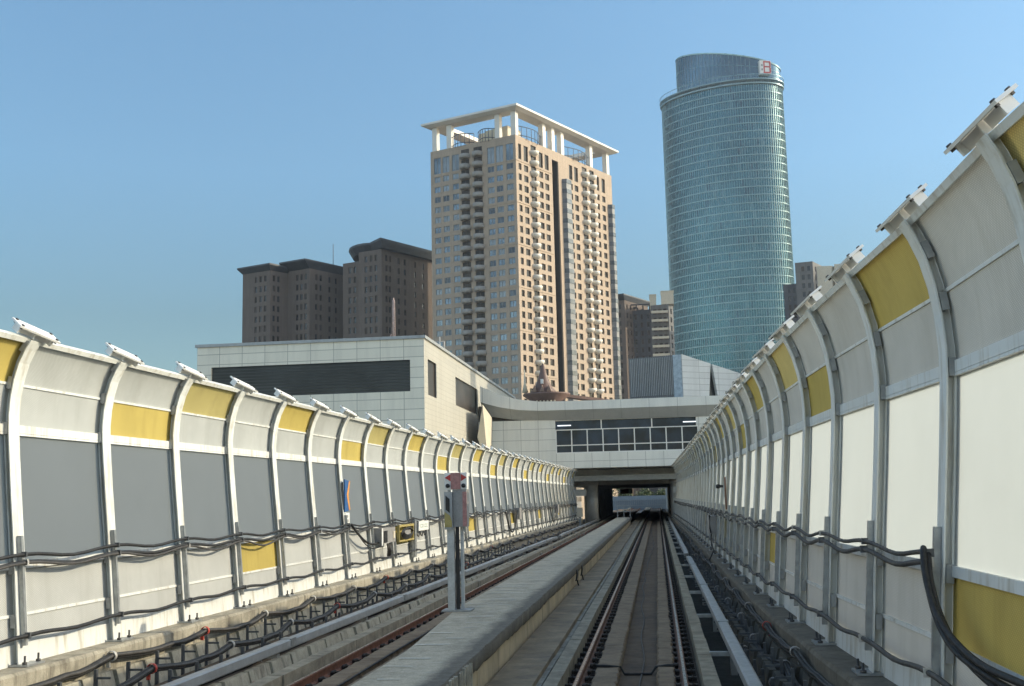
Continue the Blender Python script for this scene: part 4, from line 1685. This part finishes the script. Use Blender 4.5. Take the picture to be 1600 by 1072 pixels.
for i, th in enumerate(ths):
    p, q = ell(th), ell(th, 1, .38)
    dx, dy = q[0] - p[0], q[1] - p[1]
    l = hypot(dx, dy)
    n_ = (-dy / l * .085, dx / l * .085)
    mb.prism([(GX + p[0] - n_[0], GY + p[1] - n_[1], -10), (GX + p[0] + n_[0], GY + p[1] + n_[1], -10), (GX + q[0] + n_[0], GY + q[1] + n_[1], -10), (GX + q[0] - n_[0], GY + q[1] - n_[1], -10)], (0, 0, ZG + 10))
mb.build('mullion_grid', 'tower_fin', t)
# projecting gallery with railing at the top
mb = MB()
for z0, z1, e in ((ZG - .2, ZG + .5, 1.0), (ZG + 2.0, ZG + 2.5, 1.3)):
    mb.sweep([[(GX + ell(th, 1, q)[0], GY + ell(th, 1, q)[1], z) for q, z in ((-2.4, z0), (e, z0), (e, z1), (-2.4, z1))] for th in ths + ths[:1]], caps=False)
mb.build('gallery', 'tower_band', t)
mb = MB()
for th in ths:
    p = ell(th, 1, 1.1)
    mb.box(GX + p[0] - .09, GX + p[0] + .09, GY + p[1] - .09, GY + p[1] + .09, ZG + .5, ZG + 2.0)
    mb.box(GX + p[0] - .06, GX + p[0] + .06, GY + p[1] - .06, GY + p[1] + .06, ZG + 2.5, ZG + 4.6)
mb.sweep([[(GX + ell(th, 1, q)[0], GY + ell(th, 1, q)[1], z) for q, z in ((1.0, ZG + 4.6), (1.2, ZG + 4.6), (1.2, ZG + 4.85), (1.0, ZG + 4.85))] for th in ths + ths[:1]], caps=False)
mb.build('gallery_railing', 'tower_fin', t)
# crown drum with a slanted top
DX, DK = 4.2, .86


def drum(th, z_on, e=0.):
    p = ell(th, DK, e)
    top = 229.5 - .28 * (p[0] + DX * .3)
    return (GX + DX + p[0], GY + p[1], top if z_on else ZG + .6)


mb = MB()
nz = 6
secs = []
for k in range(nz + 1):
    row = []
    for th in ths:
        a, b = drum(th, 0), drum(th, 1)
        row.append((a[0], a[1] + rnd.uniform(-.012, .012), a[2] + (b[2] - a[2]) * k / nz))
    secs.append(row)
for a, b in zip(secs, secs[1:]):
    for i in range(NP):
        j = (i + 1) % NP
        mb.quad(a[i], a[j], b[j], b[i])
mb.quad(*[(p[0], p[1], p[2] - .3) for p in secs[-1]])
mb.build('crown_glazing', 'crown_glass', t)
mb = MB()
mb.sweep([[(drum(th, 1, q)[0], drum(th, 1, q)[1], drum(th, 1, q)[2] + dz) for q, dz in ((-.5, -.05), (.35, -.4), (.45, .35), (-.5, .45))] for th in ths + ths[:1]], caps=False)
for fz in (.34, .67):
    mb.sweep([[(drum(th, 0, q)[0], drum(th, 0, q)[1], drum(th, 0)[2] + (drum(th, 1)[2] - drum(th, 0)[2]) * fz + dz) for q, dz in ((-.05, -.1), (.16, -.1), (.16, .1), (-.05, .1))] for th in ths + ths[:1]], caps=False)
for i in range(0, NP, 2):                          # slim fins on the crown glazing
    a, b, q = Vector(drum(ths[i], 0)), Vector(drum(ths[i], 1)), Vector(drum(ths[i], 0, .28))
    dv = (q - a); dv.z = 0
    if a.x > 58: continue
    n_ = Vector((-dv.y, dv.x, 0)).normalized() * .06
    mb.prism([a - n_, a + n_, a + dv + n_, a + dv - n_], (0, 0, b.z - a.z - .4))
mb.build('crown_rim', 'tower_fin', t)
# red and white emblem box on the crown
best = min(ths, key=lambda th: abs(drum(th, 1)[0] - 63.5) + (50 if ell(th)[1] > 4 else 0))
pp = Vector(drum(best, 0, 0)); qq = Vector(drum(best, 0, 1))
nv = (qq - pp); nv.z = 0; nv.normalize()
nv = (nv + Vector((0, -.9, 0))).normalized()
uv = Vector((0, 0, 1)).cross(nv).normalized()
if uv.x < 0: uv = -uv
c0 = pp + nv * 1.2 + Vector((0, 0, 0))
c0.z = drum(best, 1)[2] - 4.6
zz = Vector((0, 0, 1))
mb = MB()
mb.obox(c0, uv * 3.0, nv * 1.1, zz * 3.6)
em = mb.build('emblem_box', 'white', t)
mb = MB()
for a, b, w_, h_ in ((.75, 2.9, 1.9, .38), (.9, .25, 1.6, .34), (.75, -2.9, 1.9, .38), (2.45, 1.5, .40, 1.2), (2.45, -1.4, .40, 1.3), (-.75, 0, .32, 2.6)):
    mb.obox(c0 + nv * 1.13 + uv * a + zz * b, uv * w_, nv * .05, zz * h_)
mb.build('red_emblem', 'red', em)
mb = MB()
for b in (1.0, -1.3):
    mb.obox(c0 + nv * 1.12 - uv * 1.9 + zz * b, uv * .45, nv * .04, zz * .5)
mb.build('grey_mark', 'grey_steel', em)

# --- round pavilion roof behind the footbridge ------------------------------------------
M['roof_brown'] = mat('roof_brown', (.17, .10, .08), .6, 0, .25, .6, (.10, .065, .055), .5)
PX_, PY_ = -16.6, 170.
t = thing('pavilion', (PX_, PY_, -10), 'brown round pavilion with a steep pointed roof and wide brim, behind the footbridge', 'pavilion')
mb = MB()
mb.lathe([(0, 23.0), (.10, 22.9), (.35, 22.3), (.55, 21.4), (.9, 20.2), (1.35, 19.2), (2.0, 18.5), (2.0, 18.1), (0, 18.1)], (PX_ - .5, PY_, 0), 20)
mb.build('pointed_roof', 'roof_brown', t)
mb = MB()
mb.lathe([(0, 18.15), (2.8, 18.12), (3.7, 18.1), (3.75, 17.85), (2.4, 16.9), (2.2, 12), (2.2, -10), (0, -10)], (PX_, PY_, 0), 32)
mb.build('brim', 'roof_brown', t)
mb = MB()
for a in (-1.2, .0, 1.1):
    mb.prism([(PX_ - .5 + a - .35, PY_ - 2.3, 18.3), (PX_ - .5 + a + .35, PY_ - 2.3, 18.3), (PX_ - .5 + a, PY_ - 2.3, 19.4)], (0, 1.2, 0))
mb.build('dormer', mat('dormer_wood', (.30, .2, .15), .7), t)
mb = MB()
mb.box(PX_ - .75, PX_ - .35, PY_ - 1.7, PY_ - 1.3, 19.6, 20.3)
mb.build('white_lamp', 'white', t)
mb = MB()
for k in range(6):
    mb.lathe([(0, .16), (.13, .1), (.16, 0), (.1, -.14), (0, -.16)], (PX_ - 1.3 + .55 * k, PY_ - 2.62, 16.75), 8)
mb.build('bead', 'cream', t)
mb = MB()
mb.prism([(PX_ + 3.0, PY_ - .2, 17.95), (PX_ + 9.5, PY_ + 4, 17.3), (PX_ + 9.5, PY_ + 8, 17.3), (PX_ + 3.0, PY_ + 3, 17.95)], (0, 0, -.45))
mb.build('canopy', 'roof_brown', t)
mb = MB()
mb.lathe([(0, 22.0), (.06, 21.9), (.16, 19.8), (.5, 18.3), (0, 18.3)], (PX_ - 3.3, PY_ - 1.0, 0), 8)
mb.build('finial', 'cream', t)
t.location.z += .5

# --- station hall --------------------------------------------------------------------------
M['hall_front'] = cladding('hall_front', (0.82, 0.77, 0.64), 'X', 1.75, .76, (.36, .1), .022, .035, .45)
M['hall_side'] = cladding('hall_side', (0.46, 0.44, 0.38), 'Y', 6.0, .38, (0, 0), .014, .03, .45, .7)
M['bridge_panel'] = cladding('bridge_panel', (0.78, 0.77, 0.7), 'X', 1.63, 1.02, (.9, .42), .02, .035, .45)
M['fascia'] = cladding('fascia_panel', (0.76, 0.75, 0.68), 'X', 2.55, 30, (.4, 14), .02, .03, .45)
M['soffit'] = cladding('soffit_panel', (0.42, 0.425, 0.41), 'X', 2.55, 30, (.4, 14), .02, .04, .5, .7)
M['hall_glass'] = glass('hall_glass', (.030, .033, .034), .12, 0, .25, .45, .35)
M['side_glass'] = glass('side_glass', (.05, .042, .036), .3, 0, .5, .3, .5)
XH, YH, ZH = -16.36, 76.8, 14.15
t = thing('station_hall', (XH, YH, -10), 'pale panelled station hall with one long dark window, behind the sunlit left barrier', 'station hall')
mb = MB()
FO = (-33.6, YH)
w0 = (-32.5 + 33.6, -17.4 + 33.6, 10.32, 12.62)
facade(mb, FO, (1, 0), (0, -1), XH + 33.6, -10, ZH, [w0], .22)
mb.quad((-33.6, YH, -10), (-33.6, YH, ZH), (-33.6, 128, ZH), (-33.6, 128, -10))
mb.quad((-33.6, YH, ZH), (XH, YH, ZH), (XH, 128, ZH), (-33.6, 128, ZH))
mb.quad((-33.6, 128, -10), (XH, 128, -10), (XH, 128, ZH), (-33.6, 128, ZH))
mb.build('front_wall', 'hall_front', t)
mb = MB()
sw = [(78.1 - YH, 81.3 - YH, 10.15, 12.8), (89.3 - YH, 100.4 - YH, 10.28, 12.68)]
facade(mb, (XH, YH), (0, 1), (1, 0), 128 - YH, -10, ZH, sw, .2)
mb.build('side_wall', 'hall_side', t)
mb = MB()
mb.box(-33.75, XH + .14, YH - .12, 128.1, ZH + .002, ZH + .22)
mb.build('roof_edge', 'beam', t)
mb = MB()
mb.quad((-32.5, YH + .19, 10.32), (-17.4, YH + .19, 10.32), (-17.4, YH + .19, 12.62), (-32.5, YH + .19, 12.62))
wn = mb.build('window', 'hall_glass', t)
mb = MB()
for a, b, c, d in ((-32.5, -17.4, 10.32, 10.38), (-32.5, -17.4, 12.56, 12.62)):
    mb.box(a, b, YH + .08, YH + .18, c, d)
mb.build('frame', 'dark_paint', wn)
mb = MB()
for k in range(9):
    z_ = 10.55 + .225 * k
    mb.box(-32.4, -17.5, YH + .165, YH + .185, z_, z_ + rnd.uniform(.03, .09))
mb.build('blind', mat('blind_grey', (.038, .042, .042), .5, 0, .5, .5), wn)
for a, b, c, d in sw:
    mb = MB()
    mb.quad((XH - .16, YH + a, c), (XH - .16, YH + b, c), (XH - .16, YH + b, d), (XH - .16, YH + a, d))
    wn = mb.build('window', 'side_glass', t)
    mb = MB()
    n_ = 1
    for k in range(n_ + 1):
        yy = YH + a + (b - a) * k / n_
        mb.box(XH - .14, XH - .07, max(YH + a, yy - .04), min(YH + b, yy + .04), c, d)
    mb.build('frame', 'dark_paint', wn)
# things standing on the hall's roof
mb = MB()
mb.tube([(-21.3, 88, 14.37), (-21.3, 88, 19.4)], .05, 5)
for dx in (-.13, .13):
    mb.tube([(-21.3 + dx, 88, 15.9), (-21.3 + dx * .6, 88, 19.2)], .03, 4)
for k in range(8):
    mb.tube([(-21.43, 88, 16 + .4 * k), (-21.17, 88, 16.2 + .4 * k)], .025, 4)
mb.tube([(-21.3, 88, 15.6), (-21.7, 87.9, 15.9), (-21.5, 88, 16.3)], .05, 5)
tag(mb.build('antenna_mast', mat('mast_red', (.55, .40, .35), .5)), 'thin pinkish lattice antenna mast on the pale hall roof', 'antenna')
t = thing('roof_ladder', (-17.1, 88, 14.37), 'small pale ladder hoop at the edge of the pale hall roof', 'ladder')
mb = MB()
for dx in (-.35, .0, .38):
    mb.tube([(-17.4 + dx, 88, 14.37), (-17.4 + dx, 88, 15.9 - abs(dx))], .05, 5)
mb.build('upright', 'clamp', t)
mb = MB()
for z in (14.7, 15.1, 15.5):
    mb.tube([(-17.75, 88, z), (-17.02, 88, z)], .035, 4)
mb.build('rung', 'clamp', t)

# --- station footbridge over the tracks ------------------------------------------------------
YBR = 100.0
t = thing('footbridge', (-4, YBR, 5), 'grey panelled station footbridge with dark windows crossing over the tracks', 'footbridge')
XE = 14.0
mb = MB()
bo = (-9.1 + 16.3, 3.86 + 16.3, 6.45, 9.45)
facade(mb, (-16.3, YBR + .35), (1, 0), (0, -1), XE + 16.3, 5.07, 9.6, [bo], .3)
mb.quad((-16.3, YBR + .35, 5.07), (XE, YBR + .35, 5.07), (XE, 122, 5.07), (-16.3, 122, 5.07))
mb.build('wall', 'bridge_panel', t)
ft = [(-15.9, 12.85), (-15.45, 12.62), (-13.94, 11.93), (-12.40, 11.50), (-10.39, 11.22), (-7.0, 11.17), (XE, 11.24)]
fb = [(-15.9, 11.40), (-15.45, 11.20), (-13.97, 10.79), (-12.31, 10.50), (-10.32, 10.38), (-7.0, 10.37), (XE, 10.43)]
sb = [(-15.7, 10.30), (-15.02, 10.06), (-13.40, 9.76), (-11.84, 9.60), (-9.16, 9.52), (-7.0, 9.49), (XE, 9.40)]
YF = YBR - .6
mb = MB()
mb.sweep([[(b_[0], YF, b_[1]), (a_[0], YF, a_[1]), (a_[0], 101., a_[1]), (b_[0], 101., b_[1])] for a_, b_ in zip(ft, fb)])
mb.build('fascia', 'fascia', t)
mb = MB()
mb.sweep([[(b_[0], YF + .02, b_[1] - .004), (c_[0], YBR + .3, c_[1]), (c_[0], 100.9, c_[1]), (b_[0], 100.9, b_[1] - .004)] for b_, c_ in zip(fb, sb)])
mb.build('soffit', 'soffit', t)
mb = MB()
mb.quad((-9.1, YBR + .62, 6.45), (3.86, YBR + .62, 6.45), (3.86, YBR + .62, 9.45), (-9.1, YBR + .62, 9.45))
wn = mb.build('window', glass('bridge_glass', (.012, .026, .048), .06, 0, .22, .5, .8), t)
mb = MB()
yf0, yf1 = YBR + .40, YBR + .52
for z in (6.45, 7.13, 8.56):
    mb.box(-9.1, 3.86, yf0, yf1, z, z + .09)
for k in range(9):
    x_ = -9.1 + 1.44 * k * 1.0 + .0
    mb.box(x_, x_ + .10, yf0 + .01, yf1 - .01, 6.54, 8.56)
for x_ in (-4.9, -.28, 3.76):
    mb.box(x_, x_ + .10, yf0 + .01, yf1 - .01, 8.65, 9.45)
mb.build('frame', 'white', wn)
# angled pier where the bridge meets the hall
mb = MB()
mb.prism([(-14.92, 94.5, 10.72), (-14.51, 96.9, 9.74), (-14.63, 96.9, 6.93), (-14.3, 96.9, 5.0), (-14.5, 94.5, 5.0), (-15.44, 94.5, 7.86)], (-.45, 3.4, 0))
mb.build('pier', 'cream', t)
mb = MB()
for x0 in (-8.9, 2.6):
    mb.box(x0, x0 + 1.25, YBR + .53, YBR + .60, 8.98, 9.06)
mb.build('fluorescent_tube', emit('tube_light', (.85, .93, 1.), 1.1), t)
mb = MB()
mb.box(-16.3, XE, 101.0, 122, 9.62, 11.1)
mb.build('roof', 'deck', t)

# under the bridge: cross beam, low ceiling, columns, side walls
M['under'] = mat('underside', (0.36, 0.37, 0.36), .8, 0, .2, 1)
mb = MB()
mb.box(-9.6, 3.2, 104, 105.2, 3.92, 4.42)
struct(mb.build('cross_beam', 'beam'))
mb = MB()
mb.box(-14, 10, 105.3, 186, 4.45, 5.0)
mb.box(-10, 5, 118, 186, 3.65, 4.44)
struct(mb.build('station_ceiling', 'under'))
for x_, lab in ((-6.35, 'round grey column at the station mouth beside the left track'), (1.62, 'round grey column at the station mouth beside the right barrier end')):
    t = thing('station_column', (x_, 107.5, -.4), lab, 'column')
    mb = MB()
    mb.lathe([(0, 0), (.62 if x_ < 0 else .36, 0), (.62 if x_ < 0 else .36, 4.3), (0, 4.3)], (x_, 107.5, -.35), 24)
    mb.build('shaft', 'beam', t)
    mb = MB()
    mb.lathe([(0, 3.85), (.7 if x_ < 0 else .42, 3.86), (.74 if x_ < 0 else .45, 4.2), (0, 4.21)], (x_, 107.5, -.30), 24)
    mb.build('capital', 'beam', t)
mb = MB()
mb.box(-8.9, -6.7, 104.6, 105.0, 2.55, 3.15)
mb.box(1.5, 3.0, 104.6, 105.0, 2.65, 3.2)
struct(mb.build('side_beam', 'beam'))
mb = MB()
mb.box(-7.2, -6.9, 109, 172, -.34, 3.6)
mb.box(1.65, 1.9, 109, 221, -.34, 3.6)  # right wall run on past the ceiling, added to block sun on the track
for k in range(14):
    mb.box(-6.9, -6.78, 110 + 4.2 * k, 110.4 + 4.2 * k, -.34, 3.5)
struct(mb.build('station_wall', 'under'))
t = thing('platform_railing', (-2.9, 96.6, .6), 'pale metal handrail at the far end of the raised walkway', 'railing')
for x_ in (-3.5, -2.95, -2.4):
    mb = MB()
    mb.box(x_ - .03, x_ + .03, 96.5, 96.56, .60, 1.62)
    mb.build('post', 'galv', t)
for z in (1.08, 1.6):
    mb = MB()
    mb.box(-3.47, -2.43, 96.51, 96.55, z, z + .05)
    mb.build('bar', 'galv', t)
t = thing('relay_box', (-7.1, 97.2, .3), 'small cream relay box on a stand by the far end of the left barrier', 'relay box')
mb = MB()
mb.box(-7.1, -6.6, 97, 97.5, .7, 1.5)
mb.build('box', 'cream', t)
mb = MB()
mb.box(-6.95, -6.75, 97.15, 97.35, -.34, .7)
mb.build('stand', 'galv', t)
t = thing('notice_board', (-5.2, 168, 2.5), 'small faded red board hanging from the station ceiling above the tracks', 'notice board')
mb = MB()
mb.box(-5.6, -3.7, 168, 168.2, 2.75, 3.53)
mb.build('board', 'faded_red', t)
mb = MB()
mb.box(-4.3, -3.75, 167.9, 167.99, 2.8, 3.45)
mb.build('pale_panel', 'cream', t)

# bluish parapet across the bend beyond the station, trees behind it
M['parapet'] = mat('parapet_blue', (0.25, 0.29, 0.33), .6, 0, .12, .6)
t = thing('parapet_wall', (-2, 222, -.4), 'blue grey parapet wall with railings across the bend beyond the station', 'parapet')
mb = MB()
mb.box(-9, 9, 222, 222.4, -.4, 2.35)
mb.build('wall', 'parapet', t)
mb = MB()
for k in range(40):
    x_ = -8.4 + .42 * k
    mb.box(x_, x_ + .07, 221.7, 221.78, .5, 1.5)
mb.box(-9, 9, 221.69, 221.79, 1.5, 1.6)
mb.box(-9, 9, 221.69, 221.79, .42, .5)
mb.build('railing', 'galv', t)
M['leaf_dark'] = mat('leaf_dark', (.045, .075, .02), .6, 0, .4, .8)
M['leaf_light'] = mat('leaf_light', (.09, .11, .03), .6, 0, .4, .8)
M['bark'] = mat('bark', (.10, .075, .05), .9, 0, .3, 3)


def tree(x, y, h, wd, seed, label, zb=-10):
    rn = random.Random(seed)
    t = thing('tree', (x, y, zb), label, 'tree', 'trees beyond the station')
    mb = MB()
    mb.tube([(x, y, zb), (x + .2, y, zb + h * .4), (x - .1, y + .1, zb + h * .75)], [.35, .26, .1], 8)
    limbs = []
    for k in range(7):
        a = rn.uniform(0, 2 * pi)
        z0 = zb + h * rn.uniform(.35, .65)
        e = (x + cos(a) * wd * .55, y + sin(a) * wd * .55, z0 + h * rn.uniform(.12, .3))
        limbs.append(e)
        mb.tube([(x, y, z0), ((x + e[0]) / 2, (y + e[1]) / 2, z0 + h * .05), e], [.14, .09, .04], 6)
    mb.build('trunk', 'bark', t)
    mb = MB()
    cl = [(e, rn.uniform(.28, .45) * wd) for e in limbs] + [((x + rn.uniform(-.5, .5) * wd, y + rn.uniform(-.5, .5) * wd, zb + h * rn.uniform(.6, .95)), rn.uniform(.25, .4) * wd) for _ in range(9)]
    for c, r_ in cl:
        for _ in range(170):
            v = Vector((rn.gauss(0, 1), rn.gauss(0, 1), rn.gauss(0, .75))).normalized() * r_ * rn.uniform(.5, 1.05)
            p = Vector(c) + v
            a = Vector((rn.gauss(0, 1), rn.gauss(0, 1), rn.gauss(0, 1))).normalized()
            b = a.cross(Vector((rn.gauss(0, 1), rn.gauss(0, 1), rn.gauss(0, 1)))).normalized()
            s_ = rn.uniform(.14, .3)
            mb.mi = 0 if rn.random() < .6 else 1
            mb.quad(p - a * s_, p - b * s_ * .5, p + a * s_, p + b * s_ * .5)
    mb.mi = 0
    mb.build('crown', ['leaf_dark', 'leaf_light'], t)


tree(-9.5, 262, 15.3, 4.5, 1, 'green tree beyond the station, leftmost of those seen over the parapet')
tree(-4.6, 258, 14.6, 4.2, 2, 'green tree beyond the station, left of the middle gap')
tree(.2, 270, 14.2, 4.0, 3, 'low green tree beyond the station, under the bright gap of sky')
tree(5.2, 262, 15.0, 4.2, 4, 'green tree beyond the station, rightmost over the parapet')

# --- louvred annex behind the footbridge on the right ------------------------------------------
M['louvre'] = cladding('louvre_wall', (.17, .175, .18), 'X', .22, 40, (0, 20), .03, .1, .5, .55)
M['annex_panel'] = cladding('annex_panel', (.62, .64, .62), (.9, .45), 2.4, .62, (0, 0), .02, .05, .45)
AX = [(3.05, 112.), (-2.4, 113.5), (17., 121.)]
t = thing('annex_building', (3.05, 112, 5), 'grey annex with a ribbed dark front and pale sloping side, above the footbridge', 'annex')
U1, W1 = unit(AX[0], AX[1])
N1 = (-.26, -.97)
mb = MB()
zt = 16.7
mb.prism([(3.05, 112, 11.0), (-2.4, 113.5, 11.0), (-2.4, 113.5, 16.6), (3.05, 112, zt)], (3., 9, 0))
mb.build('front_wall', 'louvre', t)
mb = MB()
for k in range(24):                          # ribs
    u = 1.0 + .19 * k
    obar(mb, AX[0], U1, N1, u, u + .06, 12.6, 16.5, -.10, -.004)
mb.build('rib', 'beam', t)
mb = MB()
obar(mb, AX[0], U1, N1, .02, .9, 11.1, 16.66, -.12, -.004)
mb.build('corner_panel', mat('corner_blue', (.33, .40, .46), .4, .2), t)
mb = MB()
obar(mb, AX[0], U1, N1, 1.0, W1 - .1, 11.1, 12.3, -.25, -.11)
mb.build('planter_band', 'dark_paint', t)
mb = MB()
U2, W2 = unit(AX[0], AX[2])
N2 = (U2[1], -U2[0])
P2 = lambda u, z, d: (AX[0][0] + U2[0] * u + N2[0] * d, AX[0][1] + U2[1] * u + N2[1] * d, z)
top = lambda u: zt - .245 * u
for u0, u1, b0, b1 in ((.0, 3.6, 0, 3.15), (4.35, W2, 3.75, 0)):
    if u0 == 0:
        q = [P2(0, 11, .02), P2(3.05, 11, .02), P2(3.55, top(3.55), .02), P2(0, zt, .02)]
    else:
        q = [P2(4.5, 11, .02), P2(W2, 11, .02), P2(W2, top(W2), .02), P2(3.75, top(3.75), .02)]
    mb.prism(q, (-N2[0] * .4, -N2[1] * .4, 0))
mb.build('side_panel', 'annex_panel', t)
mb = MB()
mb.prism([P2(3.0, 11, -.45), P2(4.6, 11, -.45), P2(3.9, 15.75, -.45), P2(3.4, 15.8, -.45)], (-N2[0] * .3, -N2[1] * .3, 0))
mb.build('slot_window', 'hall_glass', t)

# ------------------------------------------------------------------ thin haze
hm = bpy.data.materials.new('haze')
nt, N, L, out = nodes_of(hm)
pv = N.new('ShaderNodeVolumePrincipled')
pv.inputs['Color'].default_value = (.82, .90, 1., 1)
pv.inputs['Density'].default_value = .00014
pv.inputs['Anisotropy'].default_value = .3
L.new(pv.outputs[0], out.inputs['Volume'])
M['haze'] = hm
mb = MB()
mb.box(-420, 420, -60, 760, -11, 262)
tag(mb.build('haze', 'haze'), kind='stuff')
